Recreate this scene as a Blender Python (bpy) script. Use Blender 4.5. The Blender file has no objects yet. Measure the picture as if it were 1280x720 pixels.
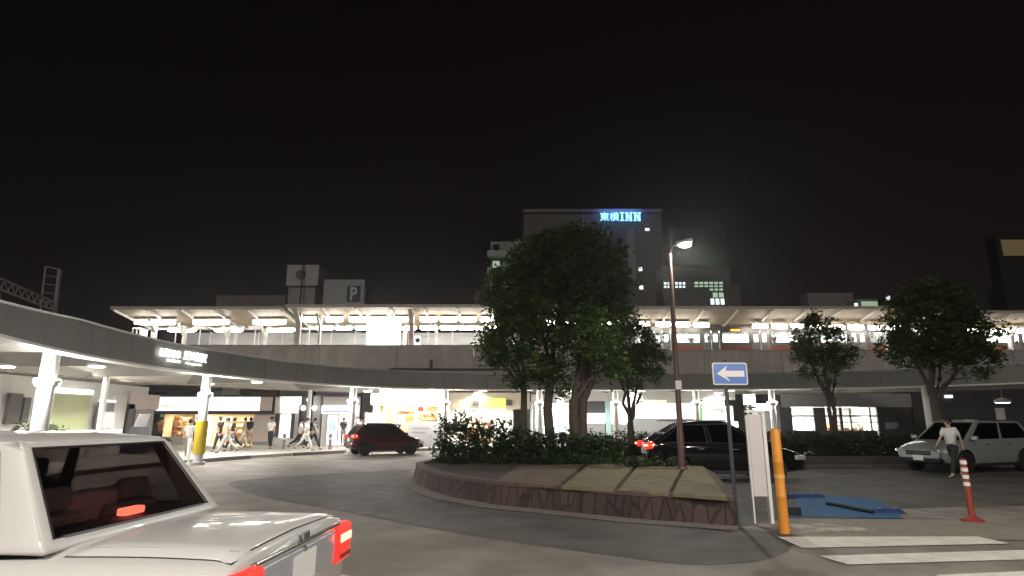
import bpy, bmesh, math, random
from mathutils import Vector, Matrix
random.seed(7)
S = bpy.context.scene
COL = S.collection
R = math.radians
PI = math.pi

# ---------------------------------------------------------------- camera maths
FPX, EYE = 740.0, 1.6
PITCH = math.atan(167 / FPX)

def ray(px, py):
    u = (px - 640) / FPX; v = (360 - py) / FPX
    return Vector((u, math.cos(PITCH) - v * math.sin(PITCH), math.sin(PITCH) + v * math.cos(PITCH)))
def at(px, py, Y):
    d = ray(px, py); return Vector((0, 0, EYE)) + d * (Y / d.y)
def atz(px, py, z=0.0):
    d = ray(px, py); return Vector((0, 0, EYE)) + d * ((z - EYE) / d.z)

# ---------------------------------------------------------------- materials
MATS = {}
def mat(name, col, rough=0.6, metal=0.0, emit=None, strength=0.0, noise=None, bump=0.0, spec=0.5, coat=0.0, streak=None, alpha=None):
    if name in MATS: return MATS[name]
    m = bpy.data.materials.new(name); m.use_nodes = True
    nt = m.node_tree; N = nt.nodes; L = nt.links
    b = N['Principled BSDF']
    b.inputs['Base Color'].default_value = (*col, 1)
    b.inputs['Roughness'].default_value = rough
    b.inputs['Metallic'].default_value = metal
    b.inputs['Specular IOR Level'].default_value = spec
    b.inputs['Coat Weight'].default_value = coat
    if emit:
        b.inputs['Emission Color'].default_value = (*emit, 1)
        b.inputs['Emission Strength'].default_value = strength
    if noise or streak:
        tc = N.new('ShaderNodeTexCoord')
        prev = None
        for k, spec_ in enumerate([noise, streak]):
            if not spec_: continue
            mp = N.new('ShaderNodeMapping'); L.new(tc.outputs['Object'], mp.inputs['Vector'])
            if k == 1: mp.inputs['Scale'].default_value = (1, 1, 0.06)
            n = N.new('ShaderNodeTexNoise'); n.inputs['Scale'].default_value = spec_[0]; n.inputs['Detail'].default_value = 6
            n.inputs['Roughness'].default_value = 0.65
            L.new(mp.outputs['Vector'], n.inputs['Vector'])
            mr = N.new('ShaderNodeMapRange'); L.new(n.outputs['Fac'], mr.inputs['Value'])
            mr.inputs['From Min'].default_value = 0.3; mr.inputs['From Max'].default_value = 0.7
            mr.inputs['To Min'].default_value = 1 - spec_[1]; mr.inputs['To Max'].default_value = 1 + spec_[1] * 0.6
            mx = N.new('ShaderNodeMix'); mx.data_type = 'RGBA'; mx.blend_type = 'MULTIPLY'; mx.inputs[0].default_value = 1
            if prev is None: mx.inputs[6].default_value = (*col, 1)
            else: L.new(prev, mx.inputs[6])
            L.new(mr.outputs['Result'], mx.inputs[7])
            prev = mx.outputs[2]
            if k == 0 and bump:
                bp = N.new('ShaderNodeBump'); bp.inputs['Strength'].default_value = bump; bp.inputs['Distance'].default_value = 0.02
                L.new(n.outputs['Fac'], bp.inputs['Height']); L.new(bp.outputs['Normal'], b.inputs['Normal'])
        L.new(prev, b.inputs['Base Color'])
    if alpha is not None: b.inputs['Alpha'].default_value = alpha
    MATS[name] = m
    return m

def glass(name, tint, gloss=0.02):
    if name in MATS: return MATS[name]
    m = bpy.data.materials.new(name); m.use_nodes = True
    nt = m.node_tree; N = nt.nodes; L = nt.links
    N.remove(N['Principled BSDF']); out = N['Material Output']
    t = N.new('ShaderNodeBsdfTransparent'); t.inputs['Color'].default_value = (*tint, 1)
    g = N.new('ShaderNodeBsdfGlossy'); g.inputs['Roughness'].default_value = gloss
    lw = N.new('ShaderNodeLayerWeight'); lw.inputs['Blend'].default_value = .5
    pw = N.new('ShaderNodeMath'); pw.operation = 'POWER'; pw.inputs[1].default_value = 4; L.new(lw.outputs['Facing'], pw.inputs[0])
    fr = N.new('ShaderNodeMath'); fr.operation = 'MULTIPLY_ADD'; fr.inputs[1].default_value = .8; fr.inputs[2].default_value = .05; L.new(pw.outputs[0], fr.inputs[0])
    mx = N.new('ShaderNodeMixShader')
    L.new(fr.outputs[0], mx.inputs[0]); L.new(t.outputs[0], mx.inputs[1]); L.new(g.outputs[0], mx.inputs[2])
    L.new(mx.outputs[0], out.inputs['Surface'])
    MATS[name] = m
    return m

def asphalt(name, col, patch=0.25):
    m = bpy.data.materials.new(name); m.use_nodes = True
    nt = m.node_tree; N = nt.nodes; L = nt.links; b = N['Principled BSDF']
    tc = N.new('ShaderNodeTexCoord')
    def noise(sc, det=5):
        n = N.new('ShaderNodeTexNoise'); n.inputs['Scale'].default_value = sc; n.inputs['Detail'].default_value = det
        L.new(tc.outputs['Object'], n.inputs['Vector']); return n
    def rng(n, a, c, f0=.3, f1=.7):
        r = N.new('ShaderNodeMapRange'); r.inputs['From Min'].default_value = f0; r.inputs['From Max'].default_value = f1
        r.inputs['To Min'].default_value = a; r.inputs['To Max'].default_value = c; L.new(n.outputs['Fac'], r.inputs['Value']); return r
    def mul(p, r):
        mx = N.new('ShaderNodeMix'); mx.data_type = 'RGBA'; mx.blend_type = 'MULTIPLY'; mx.inputs[0].default_value = 1
        if isinstance(p, tuple): mx.inputs[6].default_value = (*p, 1)
        else: L.new(p, mx.inputs[6])
        L.new(r.outputs[0], mx.inputs[7]); return mx.outputs[2]
    big = noise(.35, 4); mid = noise(2.2, 6); fine = noise(90, 3)
    c = mul(col, rng(big, 1 - patch, 1 + patch)); c = mul(c, rng(mid, .80, 1.16)); c = mul(c, rng(fine, .50, 1.5)); c = mul(c, rng(noise(.9, 8), .78, 1.12, .42, .60))
    L.new(c, b.inputs['Base Color'])
    rr = rng(mid, .55, .85); L.new(rr.outputs[0], b.inputs['Roughness'])
    bp = N.new('ShaderNodeBump'); bp.inputs['Strength'].default_value = .5; bp.inputs['Distance'].default_value = .006
    L.new(fine.outputs['Fac'], bp.inputs['Height']); L.new(bp.outputs['Normal'], b.inputs['Normal'])
    return m

def leafmat(name, c0, c1):
    m = bpy.data.materials.new(name); m.use_nodes = True
    nt = m.node_tree; N = nt.nodes; L = nt.links; b = N['Principled BSDF']
    tc = N.new('ShaderNodeTexCoord'); n = N.new('ShaderNodeTexNoise'); n.inputs['Scale'].default_value = 3.5; n.inputs['Detail'].default_value = 5
    L.new(tc.outputs['Object'], n.inputs['Vector'])
    r = N.new('ShaderNodeValToRGB'); L.new(n.outputs['Fac'], r.inputs['Fac'])
    r.color_ramp.elements[0].position = .35; r.color_ramp.elements[0].color = (*c0, 1)
    r.color_ramp.elements[1].position = .7; r.color_ramp.elements[1].color = (*c1, 1)
    L.new(r.outputs[0], b.inputs['Base Color']); b.inputs['Roughness'].default_value = .55
    tr = N.new('ShaderNodeBsdfTranslucent'); L.new(r.outputs[0], tr.inputs['Color'])
    mx = N.new('ShaderNodeMixShader'); mx.inputs[0].default_value = .25
    L.new(b.outputs[0], mx.inputs[1]); L.new(tr.outputs[0], mx.inputs[2]); L.new(mx.outputs[0], N['Material Output'].inputs['Surface'])
    return m

def glow(name, col, strength): return mat(name, tuple(min(.8, c) for c in col), .5, emit=col, strength=strength)

# ---------------------------------------------------------------- mesh builder
WORLD = {}
class MB:
    def __init__(s): s.v = []; s.f = []; s.m = []
    def add(s, vs, fs, m=0):
        k = len(s.v); s.v += [Vector(p) for p in vs]
        for f in fs: s.f.append([i + k for i in f]); s.m.append(m)
        return s
    def box(s, x0, y0, z0, x1, y1, z1, m=0):
        x0, x1 = min(x0, x1), max(x0, x1); y0, y1 = min(y0, y1), max(y0, y1); z0, z1 = min(z0, z1), max(z0, z1)
        return s.add([(x0,y0,z0),(x1,y0,z0),(x1,y1,z0),(x0,y1,z0),(x0,y0,z1),(x1,y0,z1),(x1,y1,z1),(x0,y1,z1)],
              [(0,3,2,1),(4,5,6,7),(0,1,5,4),(1,2,6,5),(2,3,7,6),(3,0,4,7)], m)
    def obox(s, c, size, rz=0.0, m=0, rx=0.0, ry=0.0):
        M = Matrix.Translation(Vector(c)) @ Matrix.Rotation(rz, 4, 'Z') @ Matrix.Rotation(ry, 4, 'Y') @ Matrix.Rotation(rx, 4, 'X')
        a, b, d = [q / 2 for q in size]
        vs = [M @ Vector(p) for p in [(-a,-b,-d),(a,-b,-d),(a,b,-d),(-a,b,-d),(-a,-b,d),(a,-b,d),(a,b,d),(-a,b,d)]]
        return s.add(vs, [(0,3,2,1),(4,5,6,7),(0,1,5,4),(1,2,6,5),(2,3,7,6),(3,0,4,7)], m)
    def prism(s, poly, z0, z1, m=0):
        n = len(poly)
        zt = (lambda i: z1[i]) if isinstance(z1, (list, tuple)) else (lambda i: z1)
        vs = [(p[0], p[1], z0) for p in poly] + [(p[0], p[1], zt(i)) for i, p in enumerate(poly)]
        fs = [tuple(range(n - 1, -1, -1)), tuple(range(n, 2 * n))] + [(i, (i + 1) % n, n + (i + 1) % n, n + i) for i in range(n)]
        return s.add(vs, fs, m)
    def tube(s, pts, rad, n=8, m=0, caps=True):
        pts = [Vector(p) for p in pts]
        if not isinstance(rad, (list, tuple)): rad = [rad] * len(pts)
        vs = []; up = Vector((0, 0, 1))
        for i, p in enumerate(pts):
            t = (pts[min(i + 1, len(pts) - 1)] - pts[max(i - 1, 0)]).normalized()
            a = t.cross(up if abs(t.z) < .95 else Vector((1, 0, 0))).normalized(); b = a.cross(t)
            for k in range(n):
                q = 2 * PI * k / n; vs.append(p + (a * math.cos(q) + b * math.sin(q)) * rad[i])
        fs = []
        for i in range(len(pts) - 1):
            for k in range(n):
                fs.append((i*n+k, i*n+(k+1)%n, (i+1)*n+(k+1)%n, (i+1)*n+k))
        if caps: fs += [tuple(range(n)), tuple(range(len(pts)*n-1, (len(pts)-1)*n-1, -1))]
        return s.add(vs, fs, m)
    def lathe(s, prof, c, axis='Z', n=20, m=0):
        vs = []; fs = []
        for (r, h) in prof:
            for k in range(n):
                q = 2 * PI * k / n; a, b = r * math.cos(q), r * math.sin(q)
                p = {'Z': (a, b, h), 'Y': (a, h, b), 'X': (h, a, b)}[axis]
                vs.append(Vector(p) + Vector(c))
        for i in range(len(prof) - 1):
            for k in range(n): fs.append((i*n+k, i*n+(k+1)%n, (i+1)*n+(k+1)%n, (i+1)*n+k))
        fs += [tuple(range(n)), tuple(range((len(prof)-1)*n, len(prof)*n))]
        return s.add(vs, fs, m)
    def sphere(s, c, r, n=10, m=0, sc=(1, 1, 1)):
        prof = []
        vs = []; fs = []; k0 = n // 2
        for i in range(k0 + 1):
            th = PI * i / k0
            for k in range(n):
                q = 2 * PI * k / n
                vs.append((c[0] + r*sc[0]*math.sin(th)*math.cos(q), c[1] + r*sc[1]*math.sin(th)*math.sin(q), c[2] + r*sc[2]*math.cos(th)))
        for i in range(k0):
            for k in range(n): fs.append((i*n+k, i*n+(k+1)%n, (i+1)*n+(k+1)%n, (i+1)*n+k))
        return s.add(vs, fs, m)
    def build(s, name, mats, parent=None, world=True, smooth=None, bevel=0.0, seg=2, solid=0.0):
        if not isinstance(mats, (list, tuple)): mats = [mats]
        me = bpy.data.meshes.new(name)
        vs = s.v
        o = bpy.data.objects.new(name, me)
        if parent is not None:
            if world:
                Mi = WORLD[parent.name].inverted(); vs = [Mi @ p for p in vs]
            o.parent = parent; WORLD[o.name] = WORLD[parent.name]
        else:
            c = Vector((sum(p.x for p in vs)/len(vs), sum(p.y for p in vs)/len(vs), min(p.z for p in vs)))
            o.location = c; vs = [p - c for p in vs]; WORLD[o.name] = Matrix.Translation(c)
        me.from_pydata([tuple(p) for p in vs], [], s.f)
        for m in mats: me.materials.append(m)
        if len(mats) > 1: me.polygons.foreach_set('material_index', s.m)
        bm = bmesh.new(); bm.from_mesh(me)
        if smooth is not None or bevel: bmesh.ops.remove_doubles(bm, verts=bm.verts, dist=1e-5)
        bmesh.ops.recalc_face_normals(bm, faces=bm.faces); bm.to_mesh(me); bm.free()
        if smooth is not None:
            me.polygons.foreach_set('use_smooth', [True] * len(me.polygons)); me.set_sharp_from_angle(angle=R(smooth))
        COL.objects.link(o)
        if solid:
            q = o.modifiers.new('thickness', 'SOLIDIFY'); q.thickness = solid; q.offset = -1
        if bevel:
            q = o.modifiers.new('edge', 'BEVEL'); q.width = bevel; q.segments = seg; q.limit_method = 'ANGLE'; q.angle_limit = R(40)
        return o

def tag(o, label=None, cat=None, group=None, kind=None):
    if label: o['label'] = label
    if cat: o['category'] = cat
    if group: o['group'] = group
    if kind: o['kind'] = kind
    return o
def thing(name, label, cat, loc=(0, 0, 0), rz=0.0, group=None):
    o = bpy.data.objects.new(name, None); COL.objects.link(o); o.empty_display_size = .2
    o.location = loc; o.rotation_euler = (0, 0, rz)
    WORLD[o.name] = Matrix.Translation(Vector(loc)) @ Matrix.Rotation(rz, 4, 'Z')
    return tag(o, label, cat, group)
def struct(mb, name, mats, **k): return tag(mb.build(name, mats, **k), kind='structure')
def copy_tree(o, parent=None):
    c = o.copy(); COL.objects.link(c)
    if parent is not None: c.parent = parent
    for ch in list(o.children): copy_tree(ch, c)
    return c
def lamp(kind, name, loc, power, color, parent=None, size=.1, rot=None, spot=None, blend=.5, sizey=None):
    l = bpy.data.lights.new(name, kind); l.energy = power; l.color = color
    if kind == 'AREA':
        l.size = size
        if sizey: l.shape = 'RECTANGLE'; l.size_y = sizey
    elif kind in ('POINT', 'SPOT'): l.shadow_soft_size = size
    if kind == 'SPOT': l.spot_size = R(spot); l.spot_blend = blend
    o = bpy.data.objects.new(name, l); COL.objects.link(o)
    if parent is not None:
        o.parent = parent; o.location = WORLD[parent.name].inverted() @ Vector(loc)
    else: o.location = loc
    if rot: o.rotation_euler = rot
    return o
def text_mb(mb, body, origin, right, up, height, depth=.03, m=0, width=None, bold=0.0):
    """letters as solid geometry: origin = lower left corner, RIGHT/UP unit vectors of the surface they stand on"""
    c = bpy.data.curves.new('lettering', 'FONT'); c.body = body; c.offset = bold
    o = bpy.data.objects.new('lettering', c); COL.objects.link(o)
    bpy.context.view_layer.update()
    me = bpy.data.meshes.new_from_object(o.evaluated_get(bpy.context.evaluated_depsgraph_get()))
    bpy.data.objects.remove(o)
    xs = [v.co.x for v in me.vertices]; ys = [v.co.y for v in me.vertices]
    x0, y0 = min(xs), min(ys); h = max(ys) - y0; w = max(xs) - x0
    k = height / h; kx = k if width is None else width / w
    right = Vector(right).normalized(); up = Vector(up).normalized(); out = right.cross(up)
    P = lambda v, d: Vector(origin) + right * ((v.co.x - x0) * kx) + up * ((v.co.y - y0) * k) + out * d
    n = len(me.vertices)
    vs = [P(v, depth) for v in me.vertices] + [P(v, 0) for v in me.vertices]
    fs = [tuple(p.vertices) for p in me.polygons]
    edge = {}
    for p in me.polygons:
        for a, b in p.edge_keys: edge[(a, b)] = edge.get((a, b), 0) + 1
    for (a, b), q in edge.items():
        if q == 1: fs.append((a, b, b + n, a + n))
    mb.add(vs, fs, m); bpy.data.meshes.remove(me)
    return mb

ORD = ['first','second','third','fourth','fifth','sixth','seventh','eighth','ninth','tenth','eleventh','twelfth','thirteenth','fourteenth']

# ---------------------------------------------------------------- palette
M_conc   = mat('viaduct_concrete', (.60,.57,.52), .8, noise=(1.2,.12), streak=(1.5,.22), bump=.1)
M_fascia = mat('fascia_panel', (.225,.225,.20), .7, noise=(.8,.10), streak=(1.1,.12))
M_white  = mat('white_paint', (.78,.77,.74), .45, noise=(2,.06))
M_offw   = mat('off_white_wall', (.68,.66,.62), .6, noise=(1.5,.08), streak=(2,.08))
M_cream  = mat('cream_wall', (.62,.55,.42), .6, noise=(1.5,.08))
M_pink   = mat('pale_pink_wall', (.72,.60,.56), .6, noise=(1.5,.05))
M_grey   = mat('grey_panel', (.33,.33,.33), .6, noise=(2,.08))
M_dgrey  = mat('dark_grey_panel', (.07,.07,.075), .5, noise=(2,.1))
M_shut   = mat('shutter_grey', (.30,.29,.28), .5, .3, noise=(3,.08))
M_soffit_lit = mat('soffit_lit', (.50,.48,.45), .6, noise=(1.2,.06))
M_roof   = mat('canopy_roof_sheet', (.34,.28,.20), .6, noise=(1.2,.12))
M_steel  = mat('painted_steel', (.40,.40,.40), .45, .3)
M_steelw = mat('white_steel', (.72,.71,.68), .45)
M_brown  = mat('brown_pole_paint', (.13,.07,.055), .5, .2, noise=(4,.12))
M_black  = mat('black_rubber', (.012,.012,.012), .7)
M_walk   = mat('pavement_slabs', (.42,.40,.37), .75, noise=(1.5,.12), bump=.1)
M_kerb   = mat('kerb_stone', (.16,.15,.14), .8, noise=(4,.15), bump=.15)
def worn_paint(name, col, under, cover):
    m = bpy.data.materials.new(name); m.use_nodes = True
    nt = m.node_tree; N = nt.nodes; L = nt.links; b = N['Principled BSDF']; b.inputs['Roughness'].default_value = .75
    tc = N.new('ShaderNodeTexCoord'); prev = None
    f = []
    for sc, dt in ((3.0, 8), (38, 4)):
        n = N.new('ShaderNodeTexNoise'); n.inputs['Scale'].default_value = sc; n.inputs['Detail'].default_value = dt; n.inputs['Roughness'].default_value = .7
        L.new(tc.outputs['Object'], n.inputs['Vector']); f.append(n)
    ad = N.new('ShaderNodeMath'); ad.operation = 'MULTIPLY_ADD'; ad.inputs[1].default_value = .55; L.new(f[1].outputs['Fac'], ad.inputs[0]); L.new(f[0].outputs['Fac'], ad.inputs[2])
    r = N.new('ShaderNodeValToRGB'); L.new(ad.outputs[0], r.inputs['Fac'])
    r.color_ramp.elements[0].position = cover; r.color_ramp.elements[0].color = (*under, 1)
    r.color_ramp.elements[1].position = cover + .07; r.color_ramp.elements[1].color = (*[c*.8 for c in col], 1)
    e = r.color_ramp.elements.new(min(.99, cover + .3)); e.color = (*col, 1)
    L.new(r.outputs[0], b.inputs['Base Color'])
    return m
M_paint = worn_paint('road_paint', (.80,.77,.70), (.30,.27,.23), .60)
M_paintw = worn_paint('worn_road_paint', (.55,.52,.46), (.26,.23,.19), .74)
M_blue   = mat('blue_road_paint', (.03,.10,.22), .7, noise=(3,.25), bump=.1)
M_dblue  = mat('dark_blue_rubber', (.015,.035,.13), .6, noise=(4,.2))
M_bark   = mat('bark', (.085,.065,.05), .9, noise=(9,.35), bump=.6)
M_leaf   = leafmat('broadleaf', (.060,.105,.028), (.135,.190,.050))
M_leaf2  = leafmat('shrub_leaf', (.022,.042,.013), (.052,.085,.024))
M_tube   = glow('fluorescent_tube', (1,.96,.89), 22)
M_tube2  = glow('warm_platform_tube', (1,.92,.82), 18)
M_disc   = glow('canopy_downlight', (1,.97,.92), 12)
M_lens   = glow('street_lamp_lens', (.92,1,.96), 28)
M_signw  = glow('backlit_white', (1,.97,.92), 1.5)
M_signy  = glow('backlit_yellow_green', (.55,.72,.12), 1.0)
M_signg  = glow('backlit_pale_green', (.75,.92,.62), 1.2)
M_room   = glow('lit_room', (1,.95,.86), 1.8)
M_roomw  = glow('warm_lit_goods', (1,.72,.30), 1.0)
M_roomg  = glow('greenish_lit_room', (.62,.85,.62), .55)
M_roomc  = glow('cold_lit_room', (.80,.95,.98), 1.3)
M_green  = mat('green_panel', (.10,.36,.12), .5, noise=(2,.08))
M_glass  = glass('shop_glass', (.9,.92,.92))
M_carglass = glass('car_glass', (.52,.50,.49))
M_carglassd = glass('dark_car_glass', (.10,.10,.10))
M_skin   = mat('skin', (.50,.33,.24), .55)
M_hair   = mat('black_hair', (.012,.010,.010), .5)

# ---------------------------------------------------------------- world, sun, camera
w = bpy.data.worlds.new("World"); S.world = w; w.use_nodes = True
nt = w.node_tree; bg = nt.nodes['Background']
sky = nt.nodes.new('ShaderNodeTexSky'); sky.sky_type = 'NISHITA'; sky.sun_disc = False
sky.sun_elevation = R(2); sky.sun_rotation = R(200)
hs = nt.nodes.new('ShaderNodeHueSaturation'); hs.inputs['Saturation'].default_value = .12
mxs = nt.nodes.new('ShaderNodeMix'); mxs.data_type = 'RGBA'; mxs.blend_type = 'MULTIPLY'; mxs.inputs[0].default_value = 1
mxs.inputs[7].default_value = (1.0, .60, .76, 1)
nt.links.new(sky.outputs[0], hs.inputs['Color']); nt.links.new(hs.outputs[0], mxs.inputs[6]); nt.links.new(mxs.outputs[2], bg.inputs['Color'])
bg.inputs['Strength'].default_value = 0.0034
sl = bpy.data.lights.new('night_glow_sun', 'SUN'); sl.energy = .48; sl.angle = R(12); sl.color = (1, .93, .86)
so = bpy.data.objects.new('night_glow_sun', sl); COL.objects.link(so); so.rotation_euler = (R(52), 0, R(-14))
cd = bpy.data.cameras.new('camera'); cam = bpy.data.objects.new('camera', cd); COL.objects.link(cam)
cam.location = (0, 0, EYE); cam.rotation_euler = (R(90) + PITCH, 0, 0)
cd.sensor_width = 36; cd.lens = FPX / 1280 * 36; cd.clip_start = .05; cd.clip_end = 1500
S.camera = cam
S.view_settings.view_transform = 'Standard'; S.view_settings.look = 'None'; S.view_settings.exposure = 0; S.view_settings.gamma = 1
S.cycles.use_denoising = True
try: S.cycles.denoiser = 'OPENIMAGEDENOISE'
except Exception: pass
S.cycles.sample_clamp_indirect = 4; S.cycles.max_bounces = 6; S.cycles.transparent_max_bounces = 12
S.cycles.caustics_reflective = False; S.cycles.caustics_refractive = False

# ---------------------------------------------------------------- plan curve of the walkway canopy
CP = [(-6.2,-1),(-7.4,4),(-9.3,8.6),(-10.6,12),(-11.4,15),(-11.75,18),(-11.75,20.5),(-11.3,23),(-10.5,25.8),(-9.4,28.3),(-7.7,30.6),(-5,32.6),
      (-1.8,33.8),(2.5,34.1),(7,34),(14,33.4),(18.6,32.2),(21.4,30.6),(23.7,28.2),(25.4,24.8),(26.4,20)]
CURVE = []
for i in range(1, len(CP) - 2):
    p0, p1, p2, p3 = [Vector((*CP[i + k], 0)) for k in (-1, 0, 1, 2)]
    for k in range(10):
        t = k / 10
        CURVE.append(.5 * ((2*p1) + (p2-p0)*t + (2*p0-5*p1+4*p2-p3)*t*t + (3*p1-p0-3*p2+p3)*t**3))
def cnorm(i):
    t = (CURVE[min(i+1, len(CURVE)-1)] - CURVE[max(i-1, 0)]).normalized(); return Vector((-t.y, t.x, 0))
def coff(i, d, z):
    q = CURVE[i] + cnorm(i) * d; return Vector((q.x, q.y, z))
def cnear(x, y): return min(range(len(CURVE)), key=lambda i: (CURVE[i].x-x)**2 + (CURVE[i].y-y)**2)
def taper(i, z):
    return z - (.25*max(0, min(1.2, (15.5-CURVE[i].y)/4)) if z > 4.1 else 0)
def ribbon(mb, d0, d1, z0, z1, i0=0, i1=None, m=0):
    i1 = len(CURVE) - 1 if i1 is None else i1
    vs = []; fs = []
    for i in range(i0, i1 + 1): vs += [coff(i, d0, taper(i,z0)), coff(i, d1, taper(i,z0)), coff(i, d1, taper(i,z1)), coff(i, d0, taper(i,z1))]
    n = i1 - i0
    for k in range(n):
        a = 4 * k; b = a + 4
        for q in range(4): fs.append((a+q, a+(q+1)%4, b+(q+1)%4, b+q))
    fs += [(0,1,2,3), (4*n+3, 4*n+2, 4*n+1, 4*n)]
    return mb.add(vs, fs, m)

# ---------------------------------------------------------------- ground
g = MB().add([(-500,-400,0),(500,-400,0),(500,700,0),(-500,700,0)], [(0,1,2,3)])
struct(g, 'ground', asphalt('old_asphalt', (.240,.215,.185), .16))
# darker, newer asphalt of the ring lane round the island
outer = [atz(*p) for p in [(285,604),(340,597),(410,592),(480,588),(540,585)]] + [Vector((-3.5,23,0)), Vector((-1,24.5,0)), Vector((2.5,24.4,0)), Vector((3.6,21,0)), Vector((12,22.4,0)), Vector((20,21.5,0)), Vector((23,16,0)), Vector((15,12.8,0)), Vector((8.5,12.0,0)), Vector((5.2,11.0,0))]
near = [atz(*p) for p in [(985,690),(880,706),(760,694),(640,677),(540,661),(430,640),(330,622)]]
def smooth_poly(pts, n=5):
    out = []; m = len(pts)
    for i in range(m):
        p0, p1, p2, p3 = pts[i-1], pts[i], pts[(i+1) % m], pts[(i+2) % m]
        for k in range(n):
            t = k / n
            out.append(.5 * ((2*p1) + (p2-p0)*t + (2*p0-5*p1+4*p2-p3)*t*t + (3*p1-p0-3*p2+p3)*t**3))
    return out
rp = smooth_poly(outer + near)
struct(MB().add([(p.x, p.y, .004) for p in rp], [tuple(range(len(rp)))]), 'road', asphalt('new_asphalt', (.100,.090,.080), .18))
# pavement under the canopy, with a kerb; dropped where the crossing is
mb = MB(); ribbon(mb, 1.6, 30, .0, .13, 0, len(CURVE)-1)
struct(mb, 'pavement', M_walk)
iA, iB, iC, iD = cnear(-11.9,22), cnear(-10.2,26.6), cnear(-9.2,28.6), len(CURVE)-1
for k, (a, b) in enumerate([(0, iB), (iC, iD)]):
    mb = MB(); ribbon(mb, 1.38, 1.597, 0, .145, a, b); struct(mb, 'kerb', M_kerb)
# gutter strip and white edge along the island (light concrete)
base = [atz(*p) for p in [(516,598),(522,606),(538,614),(560,621),(620,632),(700,640),(800,650),(925,659)]]
isl = base + [Vector((4.1,11.8,0)), Vector((4.75,14.2,0)), Vector((5.15,16.4,0)), Vector((3.2,16.9,0)), Vector((3.1,20.6,0)), Vector((1.2,22.2,0)), Vector((-1.4,21.4,0)), Vector((-2.7,19.4,0))]
def subdiv(pts, n=4, closed=True):
    out = []; m = len(pts)
    for i in range(m if closed else m - 1):
        a, b = pts[i], pts[(i+1) % m]
        out += [a.lerp(b, k / n) for k in range(n)]
    return out if closed else out + [pts[-1]]
cen = Vector((1.2, 16.0, 0))
gut = []
for i, p in enumerate(base):
    t = (base[min(i+1, len(base)-1)] - base[max(i-1, 0)]).normalized(); n = Vector((t.y, -t.x, 0))
    gut.append((p, p + n * (.42 if i > 1 else .3)))
mb = MB()
for (a, b), (c, d) in zip(gut, gut[1:]): mb.add([(a.x,a.y,.016),(b.x,b.y,.016),(d.x,d.y,.016),(c.x,c.y,.016)], [(0,1,2,3)])
struct(mb, 'gutter', mat('gutter_concrete', (.26,.23,.20), .85, noise=(3,.2), bump=.1))

# crossing: pale worn concrete patch, white bars, blue bay
def gpoly(name, px, z, m):
    pts = [atz(*p) for p in px]; return struct(MB().add([(p.x,p.y,z) for p in pts], [tuple(range(len(pts)))]), name, m)
gpoly('concrete_apron', [(990,648),(1300,652),(1420,668),(1300,676),(1010,672),(925,660)], .008, mat('apron_concrete', (.27,.235,.195), .85, noise=(2.5,.22), bump=.1))
for k, px in enumerate([[(972,672),(1222,671.5),(1262,680.5),(1003,686)], [(1024,696),(1300,688),(1330,699),(1060,707)], [(1170,720),(1400,710),(1440,722),(1200,735)], [(985,656),(1030,655),(1105,664),(1000,667)]]):
    gpoly('crosswalk_bar', px, .012, M_paintw if k == 3 else M_paint)
gpoly('blue_bay', [(985,647.5),(1130,649),(1100,625),(1000,617)], .012, M_blue)

# ---------------------------------------------------------------- raised planter island
t = thing('planter_island', 'raised planter with sloping dark stone wall and beige slabs round the big trees', 'planter', (1.2,16,0))
ip = subdiv(isl, 4); WH = .42
def inset(p, d): return p + (cen - p).normalized() * d
mb = MB(); n = len(ip)
lo = [Vector((p.x,p.y,0)) for p in ip]; hi = [Vector((inset(p,.10).x, inset(p,.10).y, WH-.05)) for p in ip]
mb.add(lo + hi, [(i,(i+1)%n,n+(i+1)%n,n+i) for i in range(n)])
M_stone = bpy.data.materials.new('dark_stone_cladding'); M_stone.use_nodes = True
_n = M_stone.node_tree; _b = _n.nodes['Principled BSDF']
_tc = _n.nodes.new('ShaderNodeTexCoord'); _mp = _n.nodes.new('ShaderNodeMapping'); _mp.inputs['Rotation'].default_value = (0, R(38), 0); _mp.inputs['Scale'].default_value = (3.4, 3.4, .8)
_vo = _n.nodes.new('ShaderNodeTexVoronoi'); _vo.inputs['Scale'].default_value = 1.6
_vo2 = _n.nodes.new('ShaderNodeTexVoronoi'); _vo2.feature = 'DISTANCE_TO_EDGE'; _vo2.inputs['Scale'].default_value = 1.6
_rp = _n.nodes.new('ShaderNodeValToRGB'); _rp.color_ramp.elements[0].color = (.030,.016,.013,1); _rp.color_ramp.elements[1].color = (.085,.055,.045,1)
_e = _n.nodes.new('ShaderNodeMapRange'); _e.inputs['From Max'].default_value = .11; _e.inputs['To Min'].default_value = .42
_mx = _n.nodes.new('ShaderNodeMix'); _mx.data_type = 'RGBA'; _mx.blend_type = 'MULTIPLY'; _mx.inputs[0].default_value = 1
_bp = _n.nodes.new('ShaderNodeBump'); _bp.inputs['Strength'].default_value = .7; _bp.inputs['Distance'].default_value = .03
for a, b_ in [(_tc.outputs['Object'], _mp.inputs['Vector']), (_mp.outputs[0], _vo.inputs['Vector']), (_mp.outputs[0], _vo2.inputs['Vector']), (_vo.outputs['Color'], _rp.inputs['Fac']),
              (_vo2.outputs['Distance'], _e.inputs['Value']), (_rp.outputs[0], _mx.inputs[6]), (_e.outputs[0], _mx.inputs[7]), (_mx.outputs[2], _b.inputs['Base Color']), (_e.outputs[0], _bp.inputs['Height']), (_bp.outputs[0], _b.inputs['Normal'])]:
    _n.links.new(a, b_)
_b.inputs['Roughness'].default_value = .8
mb.build('stone_wall', M_stone, t)
mb = MB(); a0 = [inset(p,.075) for p in ip]; a1 = [inset(p,.34) for p in ip]
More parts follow.
